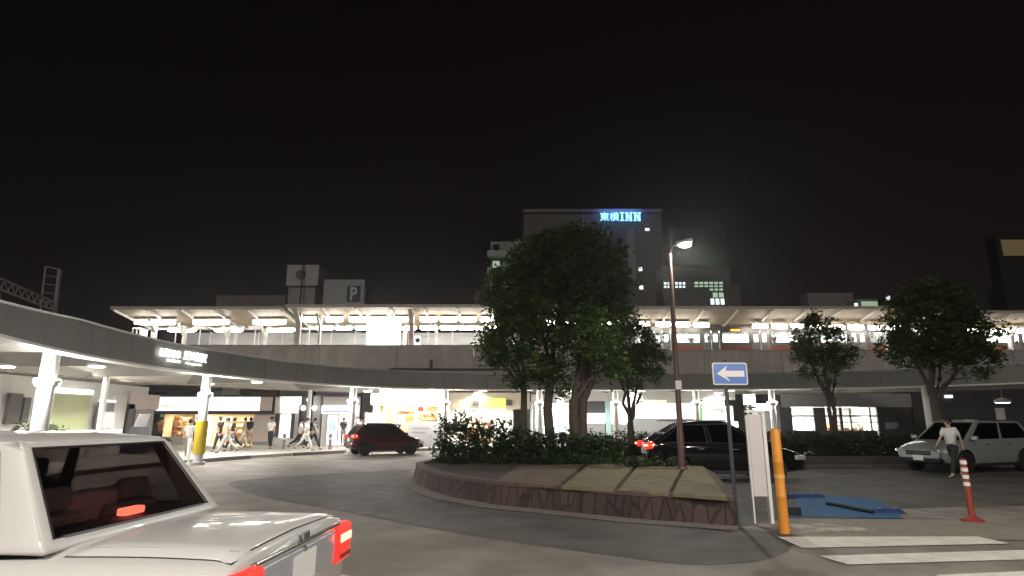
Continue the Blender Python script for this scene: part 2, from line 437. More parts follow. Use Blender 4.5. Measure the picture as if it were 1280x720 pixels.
mb.add([(p.x,p.y,WH-.05) for p in a0]+[(p.x,p.y,WH+.02) for p in a0]+[(p.x,p.y,WH+.02) for p in a1]+[(p.x,p.y,WH-.05) for p in a1],
       [(k*n+i, k*n+(i+1)%n, ((k+1)%4)*n+(i+1)%n, ((k+1)%4)*n+i) for i in range(n) for k in range(4)])
mb.build('coping', mat('brown_coping', (.10,.07,.055), .8, noise=(5,.25), bump=.2), t)
mb = MB(); a2 = [inset(p,.30) for p in ip]; mb.add([(p.x,p.y,WH-.02) for p in a2], [tuple(range(n))])
mb.build('soil', mat('planter_soil', (.055,.042,.03), .95, noise=(4,.35), bump=.5), t)
# beige slabs with dark open joints between them
M_slab = mat('beige_slab', (.18,.15,.088), .8, noise=(2.6,.34), bump=.08)
fr = [atz(*p, WH+.01) for p in [(618,602),(700,609),(770,613.5),(838,618),(912,623.5)]]
bk = [atz(*p, WH+.01) for p in [(650,583),(735,580.5),(797,581),(857,582.5),(880,584)]]
mb = MB()
for k in range(4):
    a, b, c, d = fr[k], fr[k+1], bk[k+1], bk[k]
    q = .018; a, b = a.lerp(b, q+.02), b.lerp(a, q+.02); d, c = d.lerp(c, q+.03), c.lerp(d, q+.03)
    if k == 0: continue
    mb.prism([(p.x,p.y) for p in (a,b,c,d)], WH-.03, WH+.035)
mb.build('paving', M_slab, t, bevel=.012)
mb = MB()
a, b, c, d = fr[0], fr[1].lerp(fr[0], .05), bk[1].lerp(bk[0], .06), bk[0]
mb.prism([(p.x,p.y) for p in (a,b,c,d)], WH-.03, WH+.03); mb.build('worn_paving', mat('worn_slab', (.13,.09,.065), .85, noise=(2,.3), bump=.15), t, bevel=.012)

# ---------------------------------------------------------------- plants
def leaves(mb, ells, n, size, per=22, spread=.32, flat=.5):
    """leaf faces in clumps through the volume of several ellipsoids"""
    tot = sum(e[1][0]*e[1][1]*e[1][2] for e in ells)
    for e in ells:
        (cx,cy,cz),(rx,ry,rz) = e
        k = max(2, int(n / per * (rx*ry*rz) / tot))
        for _ in range(k):
            while True:
                d = Vector((random.gauss(0,1), random.gauss(0,1), random.gauss(0,1)))
                if d.length > .01: break
            d.normalize(); rr = random.random() ** .33
            rr = .35 + .68 * rr
            c = Vector((cx + d.x*rx*rr, cy + d.y*ry*rr, cz + d.z*rz*rr))
            sp = spread * random.uniform(.6, 1.3)
            for _ in range(per):
                p = c + Vector((random.gauss(0,sp*.55), random.gauss(0,sp*.55), random.gauss(0,sp*.4)))
                a = random.uniform(0, 2*PI); tl = random.gauss(0, flat)
                u = Vector((math.cos(a), math.sin(a), tl)).normalized(); v = Vector((-math.sin(a), math.cos(a), random.gauss(0, flat))).normalized()
                s = size * random.uniform(.6, 1.3)
                mb.add([p - u*s, p - v*s*.5 + u*s*.1, p + u*s, p + v*s*.5 + u*s*.1], [(0,1,2,3)])
def limb(mb, p0, p1, r0, r1, n=6, wob=.06, sides=8):
    pts = []; rad = []
    p0, p1 = Vector(p0), Vector(p1); L = (p1-p0).length
    for i in range(n + 1):
        q = i / n; p = p0.lerp(p1, q)
        if 0 < i < n: p += Vector((random.gauss(0,1), random.gauss(0,1), 0)) * wob * L * .3
        pts.append(p); rad.append(r0 + (r1-r0)*q)
    mb.tube(pts, rad, sides); return pts
def tree(label, base, crown, tr, stems, n, size, fork, group=None, name='broadleaf_tree', lm=None, per=22, spread=.34):
    t = thing(name, label, 'tree', base, 0, group)
    mb = MB(); b = Vector(base)
    for (dx, dy, top, r) in stems:
        s0 = b + Vector((dx*.5, dy*.5, -.15)); s1 = b + Vector((dx, dy, fork))
        rootp = [s0, s0 + Vector((0,0,.2)), s0.lerp(s1,.3), s0.lerp(s1,.65) + Vector((random.gauss(0,.04), 0, 0)), s1]
        mb.tube(rootp, [r*1.7, r*1.25, r*1.0, r*.9, r*.8], 10)
        for e in crown:
            if (Vector(e[0]) - s1).length < top:
                tip = Vector(e[0]) + Vector((random.uniform(-.3,.3), random.uniform(-.3,.3), e[1][2]*.5))
                lp = limb(mb, s1 - Vector((0,0,.12)), tip, r*.55, .025, 7)
                for q in (3, 4, 5):
                    d = Vector((random.uniform(-1,1)*e[1][0], random.uniform(-1,1)*e[1][1], random.uniform(-.1,.8)*e[1][2]))
                    limb(mb, lp[q], lp[q] + d*.8, r*.22, .012, 4, sides=6)
    mb.build('trunk', M_bark, t, smooth=60)
    mb = MB(); leaves(mb, crown, n, size, per, spread); mb.build('crown', lm or M_leaf, t)
    return t
z0 = WH - .02
tree('big dense tree with the slimmest of three trunks, nearest the red hatchback', (.38,20.3,z0),
     [((.1,20.3,5.9),(1.05,1.3,1.1)),((-.15,20.2,4.4),(.85,1.1,.95)),((.75,20.4,7.0),(.85,1.1,.9)),((-.6,20.2,3.9),(.45,.7,.5)),((.2,20.0,3.3),(.55,.7,.55))], .1, [(0.03,0,4.2,.13)], 12500, .095, 2.3, per=46, spread=.33)
tree('tallest big tree with a straight middle trunk under the hotel sign', (1.22,19.9,z0),
     [((1.6,20.0,6.9),(1.25,1.4,1.2)),((1.3,19.6,5.2),(1.1,1.3,1.2)),((2.2,20.1,7.75),(.9,1.0,.65)),((1.0,19.8,3.7),(.75,.9,.7)),((1.5,19.6,2.9),(.5,.6,.5))], .1, [(.05,0,4.6,.17)], 14000, .095, 2.5, per=46, spread=.33)
tree('big tree with the thickest forked trunk of the planter island', (2.15,19.5,z0),
     [((2.95,19.7,6.3),(1.0,1.3,1.3)),((2.5,19.4,4.5),(1.0,1.2,1.1)),((3.45,19.6,5.1),(.55,.9,.7)),((3.1,19.8,7.3),(.7,.9,.65)),((3.0,19.3,3.4),(.7,.7,.55))], .1, [(-.16,0,4.4,.19),(.16,.05,4.4,.17)], 14000, .095, 1.9, per=46, spread=.33)
tree('small spreading tree behind the tail of the black car', (4.75,24.4,.25),
     [((4.85,24.4,4.7),(1.1,1.1,1.1)),((4.2,24.3,4.1),(.8,.8,.7)),((5.6,24.5,4.0),(.8,.8,.75)),((4.9,24.3,5.7),(.6,.6,.5)),((5.2,24.2,3.3),(.7,.6,.45))], .1, [(.0,0,3.6,.15)], 7500, .09, 1.35, per=40, spread=.28)
tree('young tree with two stems in the dark hedge, in front of the train', (13.0,24.6,.25),
     [((12.8,24.6,4.9),(.95,1.0,1.0)),((12.0,24.5,4.5),(.6,.7,.55)),((13.7,24.6,4.3),(.65,.7,.6)),((12.9,24.6,5.7),(.5,.5,.4)),((12.7,24.4,3.7),(.8,.7,.5))], .1, [(-.1,0,3.4,.10),(.13,0,3.4,.10)], 6000, .09, 1.9, per=40, spread=.26)
tree('broad dark tree behind the silver car and walking person', (16.4,23.4,.25),
     [((16.6,23.3,5.3),(1.6,1.6,1.5)),((15.6,23.2,4.4),(1.0,1.1,.9)),((18.0,23.4,5.0),(1.2,1.3,1.1)),((16.9,23.3,6.4),(1.1,1.1,.7)),((18.3,23.5,4.0),(.8,.8,.7))], .1, [(0,0,4.4,.2)], 17000, .10, 2.2, per=46, spread=.34)
def shrub(label, c, r, n, size=.06, group='shrubs on the planter island', name='shrub', spread=.2, spiky=False):
    t = thing(name, label, 'shrub', (c[0], c[1], c[2]), 0, group)
    mb = MB()
    for k in range(5):
        a = random.uniform(0, 2*PI)
        limb(mb, (c[0]+.01*math.cos(a), c[1]+.01*math.sin(a), c[2]-.04), (c[0]+r[0]*.6*math.cos(a), c[1]+r[1]*.6*math.sin(a), c[2]+r[2]*1.25), .02, .006, 4, sides=5)
    mb.build('stem', M_bark, t)
    mb = MB(); leaves(mb, [((c[0],c[1],c[2]+r[2]*.85), r), ((c[0],c[1],c[2]+r[2]*.3), (r[0],r[1],r[2]*.5))], int(n*1.7), size*1.15, 16, spread)
    if spiky:
        for k in range(26):
            a = random.uniform(0, 2*PI); p = Vector((c[0]+r[0]*.8*math.cos(a)*random.random(), c[1]+.5*r[1]*math.sin(a), c[2]+r[2]*1.4)); d = Vector((math.cos(a)*.35, math.sin(a)*.2, random.uniform(.25,.6)))
            for q in range(7):
                u = p + d*(q/6) ; sgn = random.uniform(-1, 1)
                mb.add([u, u+Vector((.09*sgn,.03,.06)), u+Vector((.13*sgn,.02,.13)), u+Vector((.02,.0,.08))], [(0,1,2,3)])
    mb.build('foliage', M_leaf2, t)
for lab, c, r, n, sp in [
    ('shrub with sprigs sticking up at the planter end nearest the red hatchback', (-1.75,19.0,z0), (.65,.7,.62), 1700, True),
    ('leafy shrub beside the spiky end shrub of the planter', (-.75,19.2,z0), (.7,.7,.55), 1700, True),
    ('low shrub at the foot of the slimmest of three trunks', (.2,18.8,z0), (.75,.7,.52), 1900, False),
    ('low shrub at the foot of the straight middle trunk', (1.15,18.4,z0), (.8,.6,.50), 1900, False),
    ('low shrub at the foot of the thickest forked trunk', (2.1,18.1,z0), (.8,.6,.48), 1900, False),
    ('low shrub between the forked trunk and the black car', (2.75,18.2,z0), (.5,.6,.40), 1200, False)]:
    shrub(lab, c, r, n, spiky=sp)
mb = MB()
for k in range(150):
    q = random.random(); x = -2.1 + 6.6*q; y = (18.2 - 1.5*q) + random.uniform(-.35,.9)
    if x > 3.0: y = min(y, 16.3)
    leaves(mb, [((x, y, z0+.10), (.28,.25,.10))], 48, .045, 16, .14)
tag(mb.build('ground_cover', M_leaf2), 'low dark ground cover plants on the planter island behind the slabs', 'ground cover', kind='stuff')

# second planting strip with clipped hedges
t = thing('hedge_strip', 'long low dark planting bed with stone edging behind the parked cars', 'planter', (10,24.6,0))
mb = MB(); mb.box(3.4,23.7,0,17.4,23.86,.30); mb.box(3.4,25.3,0,17.4,25.46,.30); mb.box(3.4,23.86,0,3.56,25.3,.30); mb.box(17.24,23.86,0,17.4,25.3,.30)
mb.build('edging', mat('dark_edging',(.06,.05,.045),.8,noise=(3,.2)), t, bevel=.02)
mb = MB(); mb.box(3.56,23.86,0,17.24,25.3,.24); mb.build('soil', MATS['planter_soil'], t)
hx = [3.9, 6.3, 8.7, 11.1, 13.5, 15.9]
hl = ['hedge at the foot of the small spreading tree', 'hedge behind the roof of the black car', 'hedge behind the bonnet of the black car',
      'hedge under the young two stemmed tree, nearest the black car', 'hedge between the young two stemmed tree and the broad dark tree', 'hedge under the broad dark tree, behind the silver car']
for x, lab in zip(hx, hl):
    t = thing('hedge', lab, 'hedge', (x+1.1,24.5,.24), 0, 'hedges in the long planting bed')
    mb = MB()
    for k in range(12): limb(mb, (x+.1+.2*k,24.5+random.uniform(-.4,.4),.2), (x+.1+.2*k+random.uniform(-.1,.1),24.5+random.uniform(-.4,.4),.85), .018, .008, 3, sides=5)
    mb.build('stem', M_bark, t)
    mb = MB(); leaves(mb, [((x+.15+.3*k, 24.5+random.uniform(-.1,.1), .70+random.uniform(-.06,.12)), (.30,.55,.42)) for k in range(8)] + [((x+.15+.3*k, 24.45, .48), (.30,.5,.22)) for k in range(8)], 5200, .068, 16, .16)
    mb.build('foliage', M_leaf2, t)

#PART2
# ---------------------------------------------------------------- railway viaduct
t = thing('railway_viaduct', 'long grey concrete railway viaduct with high parapet above the curved walkway canopy', 'viaduct', (0,46,0))
mb = MB()
for k in range(-9, 10): mb.box(k*5.2-2.58, 40, 4.0, k*5.2+2.58, 40.28, 6.60 if k < 2 else 6.24)
mb.build('parapet', M_conc, t, bevel=.015)
mb = MB(); mb.box(-50, 40.02, 6.603, 7.8, 40.34, 6.68); mb.box(7.82, 40.02, 6.243, 50, 40.34, 6.33); mb.build('parapet_cap', mat('cap_concrete', (.40,.39,.36), .8, noise=(2,.1)), t)
mb = MB(); mb.box(-50, 40.29, 4.6, 50, 60, 5.55); mb.box(-50, 59.9, 5.56, 50, 60.2, 7.1); mb.build('deck', M_conc, t)
for k in range(-4, 5):
    mb = MB(); mb.box(k*11-.7, 47, 0, k*11+.7, 49, 4.59); mb.build('pier', M_conc, t)
a = at(508,461,39.93); b = at(640,461.5,39.93); c = at(539,451,39.93)
mb = MB(); mb.tube([(a.x-1.2,39.93,a.z-.04),(a.x-.6,39.93,a.z+.02),(a.x,39.93,a.z),(b.x,39.93,b.z)], .055, 8); mb.build('drain_pipe', M_dgrey, t)
mb = MB(); mb.box(c.x-.09, 39.85, a.z-.05, c.x+.09, 39.997, c.z+.08); mb.build('pipe_bracket', M_dgrey, t, bevel=.01)

# platform: slab, screens, furniture
t = thing('station_platform', 'raised station platform with grey wind screens under the lit roofs', 'platform', (-8,46,5.55))
mb = MB(); mb.box(-28,40.4,5.56,9,51.8,5.95); mb.build('platform_slab', M_walk, t)
xs = [-27.6 + 2.05*i for i in range(18)]
mb = MB()
for x in xs[:-1]: mb.box(x+.05, 49.85, 5.96, x+2.0, 49.92, 8.95)
mb.build('wind_screen', mat('wind_screen', (.42,.43,.43), .35, noise=(.8,.12)), t)
for x in xs: 
    mb = MB(); mb.box(x-.045, 49.8, 5.96, x+.045, 49.95, 9.05); mb.build('post', M_steelw, t)
t = thing('station_platform', 'raised station platform on the far side of the standing train', 'platform', (20,49,5.55))
mb = MB(); mb.box(8.5,46.6,5.56,48,51,6.5); mb.build('platform_slab', M_walk, t)
mb = MB(); mb.box(8.5,50.9,6.51,48,51,8.3); mb.build('wind_screen', MATS['wind_screen'], t)

def platform_roof(label, x0, x1, cols, zl=9.22, y0=40.05, yv=44.5, y1=49.0, drop=.62, rib=2.3):
    t = thing('platform_roof', label, 'platform roof', ((x0+x1)/2, yv, 5.95))
    mb = MB()
    th = .10
    vs = []
    for x in (x0, x1):
        vs += [(x,y0,zl),(x,yv,zl-drop),(x,y1,zl),(x,y1,zl-th),(x,yv,zl-drop-th),(x,y0,zl-th)]
    mb.add(vs, [(0,1,7,6),(1,2,8,7),(2,3,9,8),(3,4,10,9),(4,5,11,10),(5,0,6,11),(0,5,4,1),(1,4,3,2),(6,7,10,11),(7,8,9,10)])
    mb.build('roof_sheet', M_roof, t)
    mb = MB(); mb.box(x0-.02, y0-.06, zl-.17, x1+.02, y0-.003, zl+.05); mb.build('edge_fascia', mat('roof_edge', (.62,.58,.50), .5, noise=(2,.08)), t)
    k = int((x1-x0)/rib)
    for i in range(k + 1):
        x = x0 + .15 + i*(x1-x0-.3)/k
        mb = MB()
        sl = drop/(yv-y0); 
        for (ya, yb, za, zb) in ((y0+.05, yv, zl-th-.004, zl-drop-th-.004), (yv, y1-.05, zl-drop-th-.004, zl-th-.004)):
            mb.add([(x-.045,ya,za),(x+.045,ya,za),(x+.045,yb,zb),(x-.045,yb,zb),(x-.045,ya,za-.15),(x+.045,ya,za-.15),(x+.045,yb,zb-.15),(x-.045,yb,zb-.15)],
                   [(0,1,2,3),(7,6,5,4),(0,4,5,1),(1,5,6,2),(2,6,7,3),(3,7,4,0)])
        mb.build('rib', M_steelw, t)
    for (x, y, wd) in cols:
        mb = MB(); zz = zl - th - .16 - drop*min(1, (y-y0)/(yv-y0))
        mb.box(x-wd/2, y-.14, 5.9, x+wd/2, y+.14, zz); mb.add([(x-wd/2,y-.9,zz+.1),(x+wd/2,y-.9,zz+.1),(x+wd/2,y-.14,zz-.5),(x-wd/2,y-.14,zz-.5),(x-wd/2,y-.9,zz),(x+wd/2,y-.9,zz),(x+wd/2,y-.14,zz-.75),(x-wd/2,y-.14,zz-.75)],
               [(0,1,2,3),(7,6,5,4),(0,4,5,1),(1,5,6,2),(2,6,7,3),(3,7,4,0)])
        mb.build('column', M_steelw, t)
    return t
platform_roof('platform roof with a pointed bare end, furthest from the hotel', -27.6, -15.75, [(-25.9,42.6,.2),(-24.3,43.6,.16),(-21.4,44.4,.18),(-18.6,44.4,.16)], zl=9.28)
platform_roof('middle platform roof running behind the big trees', -15.6, 8.2, [(-14.9,40.9,.34),(-13.7,41.8,.18),(-7.0,40.9,.30),(-5.7,44.4,.16),(-1.9,44.4,.16),(3.2,44.4,.2)], zl=9.42)
platform_roof('platform roof over the standing train with ribbed underside', 8.35, 27.6, [(9.0,42.6,.12),(27.1,42.6,.14)], zl=9.30, yv=43.0, y1=49, drop=.62, rib=2.35)
platform_roof('dim platform roof beyond the broad dark tree', 28.6, 46, [(30,42.6,.14),(36,42.6,.14)], zl=9.0, yv=43.0, y1=49, drop=.62, rib=2.9)

def tube_light(px, py, Y, wpx, label, group, m=None, h=.20):
    p = at(px, py, Y); s = wpx/740*Y/2
    t = thing('platform_light', label, 'ceiling light', (p.x, Y, p.z), 0, group)
    mb = MB(); mb.box(p.x-s, Y-.17, p.z+.055, p.x+s, Y+.17, p.z+.13)
    for q in (-.7*s, .7*s): mb.box(p.x+q-.015, Y-.015, p.z+.131, p.x+q+.015, Y+.015, p.z+.40)
    mb.build('housing', M_steelw, t)
    mb = MB(); mb.lathe([(.03,-s),(.12,-s*.96),(.155,-s*.8),(.17,0),(.155,s*.8),(.12,s*.96),(.03,s)], (p.x,Y,p.z-.12), 'X', 14); mb.build('tube', m or M_tube, t, smooth=50)
    return t
def row(pxs, y, Y, wpx, where, group, m=None):
    for i, px in enumerate(pxs):
        yy = y(px) if callable(y) else y
        tube_light(px, yy, Y, wpx[i] if isinstance(wpx, list) else wpx, '%s light from the left %s' % (ORD[i], where), group, m)
row([194,264,337], lambda x: 401, 42.0, [52,46,42], 'in the front row under the pointed platform roof', 'lights under the pointed platform roof')
row([228,286,351], lambda x: 410.5, 46.2, [36,36,36], 'in the rear row under the pointed platform roof', 'lights under the pointed platform roof')
row([391,418,447,473,500,536,561,585,611], lambda x: 397.5, 42.0, 22, 'in the front row under the middle platform roof', 'lights under the middle platform roof')
row([406,430,455,510,536,561,583,604,624], lambda x: 408, 46.2, 22, 'in the rear row under the middle platform roof', 'lights under the middle platform roof')
row([660,690,715,742,756,779], lambda x: 401.5, 42.3, 16, 'behind the big trees under the middle platform roof', 'lights under the middle platform roof')
row([803,829,853,877,950,974,998,1021,1046,1070,1095,1118], lambda x: 403+(x-800)*.017, 42.2, 19, 'under the roof over the standing train', 'lights under the roof over the train', M_tube2)
row([1138,1182,1215,1240,1262,1277], lambda x: 410+(x-1138)*.012, 42.2, [14,9,12,8,22,12], 'under the dim roof beyond the broad dark tree', 'lights under the dim platform roof', M_tube2)

# things standing on the platform
a, b = at(458,428,43), at(500,396,43)
t = thing('display_case', 'big glowing white display case standing on the platform between lamp rows', 'display case', (a.x+1,43,5.95))
mb = MB(); mb.box(a.x,43,6.05,b.x,43.5,b.z); mb.build('lit_panel', glow('display_white', (1,.98,.92), 5), t)
mb = MB(); mb.box(a.x-.06,42.98,5.95,b.x+.06,43.54,6.045); mb.box(a.x-.06,42.98,b.z+.004,b.x+.06,43.54,b.z+.1); mb.build('frame', M_steelw, t)
a, b = at(503,430,42.5), at(509,413,42.5)
t = thing('vending_machine', 'narrow red vending machine beside the glowing display case on the platform', 'vending machine', (a.x+.2,42.7,5.95))
M_red = mat('red_enamel', (.45,.05,.04), .4, noise=(2,.08))
mb = MB(); mb.box(a.x,42.5,5.95,b.x,43.1,b.z); mb.build('cabinet', M_red, t, bevel=.02)
mb = MB(); mb.box(a.x+.04,42.47,6.7,b.x-.04,42.497,b.z-.08); mb.build('window', M_room, t)
a, b = at(518,431,41.2), at(526,420,41.2)
t = thing('notice_board', 'small white notice board with a ring mark behind the viaduct parapet', 'sign', (a.x+.2,41.2,5.95))
mb = MB(); mb.box(a.x,41.2,a.z,b.x,41.26,b.z); mb.build('board', M_signw, t)
mb = MB(); mb.lathe([(.13,-.012),(.17,-.012),(.17,0),(.13,0)], ((a.x+b.x)/2,41.197,(a.z+b.z)/2), 'Y', 16); mb.build('ring_mark', M_dgrey, t)
mb = MB()
for x in (a.x+.05, b.x-.05): mb.box(x-.02,41.265,5.95,x+.02,41.30,b.z)
mb.build('post', M_steel, t)
a, b = at(163,428,42.3), at(176,410,42.3)
t = thing('waiting_room', 'bright glass waiting booth at the bare end of the platform', 'booth', (a.x+.3,42.8,5.95))
mb = MB(); mb.box(a.x+.05,43.2,5.99,b.x-.05,43.25,b.z-.05); mb.build('lit_wall', M_room, t)
mb = MB(); mb.box(a.x,42.3,5.95,b.x,43.3,5.985); mb.box(a.x,42.3,b.z-.04,b.x,43.3,b.z+.04)
for x in (a.x, (a.x+b.x)/2, b.x-.06): mb.box(x,42.3,5.986,x+.06,42.36,b.z-.042)
mb.build('frame', M_steelw, t)
# hanging signs and posts on the platform
for k, (px, py0, py1) in enumerate([(188,427,407),(219,424,408),(249,425,411),(295,426,412),(318,426,412),(386,427,405)]):
    a, b = at(px,py0,44), at(px,py1,44)
    t = thing('hanging_sign', '%s hanging platform sign from the bare roof end' % ORD[k], 'sign', (a.x,44,a.z), 0, 'signs hanging over the platform')
    mb = MB(); mb.box(a.x-.55,43.95,b.z-.02,a.x+.55,44.05,b.z+.30); mb.build('sign_board', M_white, t, bevel=.01)
    mb = MB(); mb.tube([(a.x,44,5.95),(a.x,44,b.z-.025)], .05, 8); mb.build('post', M_steelw, t)

# ---------------------------------------------------------------- train carriages
def carriage(x0, x1, label):
    Y = 43.35; zt = 8.42; zb = 6.45
    t = thing('train_carriage', label, 'train carriage', ((x0+x1)/2, Y+1.4, 5.95), 0, 'carriages of the standing train')
    L = x1-x0
    doors = [x0 + L*(k+.5)/5.2 + .1*L/5.2 for k in range(5)]
    M_body = mat('train_body', (.115,.108,.10), .35, .3, noise=(1.5,.05)); M_or = mat('train_orange', (.17,.05,.03), .4, noise=(2,.06))
    # side wall with real window and door openings, built as a grid
    cols = [x0]; kinds = []
    for d in doors:
        cols += [d-.62, d+.62]
    cols.append(x1)
    mb = MB(); mo = MB(); doorm = []
    win = []
    for i in range(len(cols)-1):
        a, b = cols[i], cols[i+1]
        if i % 2 == 1:
            md = MB(); m = (a+b)/2
            for (u, v) in ((a+.02, m-.01), (m+.01, b-.02)):
                md.box(u,Y+.03,zb,v,Y+.07,7.32); md.box(u,Y+.03,7.32,u+.13,Y+.07,8.0); md.box(v-.13,Y+.03,7.32,v,Y+.07,8.0); md.box(u,Y+.03,8.0,v,Y+.07,8.16)
            doorm.append((md, a, b))
            mb.box(a,Y,8.165,b,Y+.08,zt)
        else:
            wa, wb = (a+.22, b-.22)
            if wb - wa < .5:
                mb.box(a,Y,7.0,b,Y+.08,zt); mo.box(a,Y-.004,zb,b,Y+.08,6.998); continue
            mb.box(a,Y,7.0,b,Y+.08,7.28); mb.box(a,Y,7.28,wa,Y+.08,8.02); mb.box(wb,Y,7.28,b,Y+.08,8.02); mb.box(a,Y,8.02,b,Y+.08,zt)
            mo.box(a,Y-.004,zb,b,Y+.08,6.998); win.append((wa, wb))
    mb.box(x0,Y+2.7,zb,x1,Y+2.78,zt); mb.box(x0,Y+.081,zb,x0+.06,Y+2.699,zt); mb.box(x1-.06,Y+.081,zb,x1,Y+2.699,zt)
    mb.build('body', M_body, t)
    mo.build('lower_band', M_or, t)
    mr = MB()
    prof = [(Y-.02,zt+.002),(Y+.05,zt+.16),(Y+.45,zt+.30),(Y+1.4,zt+.36),(Y+2.35,zt+.30),(Y+2.75,zt+.16),(Y+2.80,zt+.002)]
    n = len(prof); mr.add([(x0,*p) for p in prof]+[(x1,*p) for p in prof], [(i,i+1,n+i+1,n+i) for i in range(n-1)]+[tuple(range(n)),tuple(range(n,2*n)),(0,n,2*n-1,n-1)])
    mr.build('roof', mat('train_roof', (.16,.15,.15), .6, noise=(2,.1)), t, smooth=30)
    mb = MB(); mb.box(x0+.1,Y+.09,zb+.02,x1-.1,Y+2.68,zb+.08); mb.build('floor', M_grey, t)
    mb = MB(); mb.box(x0+.3,Y+1.0,8.30,x1-.3,Y+1.2,8.36); mb.box(x0+.3,Y+1.75,8.30,x1-.3,Y+1.95,8.36); mb.build('interior_light', glow('carriage_light', (.92,1,.97), 55), t)
    mb = MB(); mb.box(x0+.1,Y+2.60,zb+.1,x1-.1,Y+2.66,8.25); mb.build('far_wall', mat('carriage_inside', (.78,.80,.74), .6, noise=(1.2,.2)), t)
    for (md, a, b) in doorm:
        d = md.build('door', mat('train_door', (.15,.145,.14), .4, .2, noise=(2,.05)), t)
        mg = MB(); m = (a+b)/2; mg.box(a+.15,Y+.045,7.325,m-.14,Y+.055,7.995); mg.box(m+.14,Y+.045,7.325,b-.15,Y+.055,7.995); mg.build('door_pane', M_glass, d)
    for (wa, wb) in win:
        mw = MB(); mw.box(wa,Y+.035,7.28,wb,Y+.045,8.02); d = mw.build('window', M_glass, t)
        mf = MB(); m = (wa+wb)/2; mf.box(m-.03,Y+.02,7.281,m+.03,Y+.034,8.019); mf.box(wa,Y+.02,7.75,m-.031,Y+.034,7.78); mf.box(m+.031,Y+.02,7.75,wb,Y+.034,7.78); mf.build('window_frame', M_steelw, d)
    for k in (0.39, 0.80):
        xc = x0 + L*k
        mb = MB(); mb.box(xc-1.15,Y+.35,zt+.22,xc+1.15,Y+2.3,zt+.60); mb.build('air_conditioner', M_dgrey, t, bevel=.06)
    xc = (doors[1]+doors[2])/2
    mb = MB(); mb.box(xc-.35,Y-.012,8.12,xc+.35,Y-.003,8.26); mb.build('destination_display', glow('orange_display', (1,.30,.04), 3), t)
    # passengers stand inside, things of their own
    for k in range(7):
        x = random.uniform(x0+1, x1-1); y = Y + random.uniform(.7,2.0); hh = random.uniform(1.45,1.6)
        PASS.append((x, y))
    for k in range(3): 
        xb = x0 + L*(.14+.36*k); mb = MB(); mb.box(xb-1.2,Y+.3,5.75,xb+1.2,Y+2.4,6.40); mb.build('bogie', M_black, t)
PASS = []
carriage(8.9, 27.7, 'train carriage with orange lower band, between the big trees and the broad dark tree')
carriage(28.1, 46.9, 'train carriage mostly hidden behind the broad dark tree')

# ---------------------------------------------------------------- curved walkway canopy
t = thing('walkway_canopy', 'long curved walkway canopy with grey fascia band and white faceted underside', 'canopy', (0,34,0))
WCAN = t
mb = MB(); ribbon(mb, 0, .22, 3.40, 4.22); mb.build('fascia', M_fascia, t, smooth=30)
mb = MB(); ribbon(mb, .0, .5, 3.33, 3.397); mb.build('edge_trim', M_white, t, smooth=30)
mb = MB(); ribbon(mb, -.02, .26, 4.223, 4.28); mb.build('top_flashing', M_steel, t, smooth=30)
# panel joints on the fascia
mb = MB()
for i in range(6, len(CURVE)-1, 7):
    p = coff(i, -.004, 3.41); q = coff(i, -.004, 4.21); tt = Vector((-cnorm(i).y, cnorm(i).x, 0))*.012
    mb.add([p-tt, p+tt, q+tt, q-tt], [(0,1,2,3)])
mb.build('panel_joint', M_dgrey, t)
mb = MB(); ribbon(mb, .24, 6.9, 4.12, 4.17); ribbon(mb, 6.72, 6.9, 3.36, 4.02); mb.build('roof', M_roof, t)
cols = [cnear(-8.6,7), cnear(-11.6,16.0), cnear(-11.2,23.3), cnear(-7.6,30.7), cnear(-3.3,33.2), cnear(1.6,34), cnear(6,34), cnear(10.4,33.8), cnear(14.6,33.3), cnear(21.2,30.7), len(CURVE)-3]
bays = []; M_soffit_shade = mat('soffit_shaded', (.20,.19,.175), .7, noise=(1.0,.08))
for a, b in zip([0]+cols, cols):
    L_ = sum((CURVE[i+1]-CURVE[i]).length for i in range(a, b)); n = max(1, round(L_/4.6))
    bays += [(a+round((b-a)*k/n), a+round((b-a)*(k+1)/n)) for k in range(n)]
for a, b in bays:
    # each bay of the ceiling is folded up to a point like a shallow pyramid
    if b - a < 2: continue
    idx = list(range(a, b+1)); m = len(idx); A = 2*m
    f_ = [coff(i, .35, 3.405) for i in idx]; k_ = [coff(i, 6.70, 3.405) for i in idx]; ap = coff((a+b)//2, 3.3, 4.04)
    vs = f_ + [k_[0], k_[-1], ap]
    mb = MB(); mb.add(vs, [(k, k+1, m+2) for k in range(m-1)] + [(m, 0, m+2), (m-1, m+1, m+2)]); mb.build('shaded_soffit_facet', M_soffit_shade, t)  # front and side facets in darker grey, their shade put into the colour
    mb = MB(); mb.add(k_ + [ap], [(k+1, k, m) for k in range(m-1)]); mb.build('lit_soffit_facet', M_soffit_lit, t)  # back facet in a paler colour, painting in the lamp-lit wedge
lightcol = (1,.96,.90)
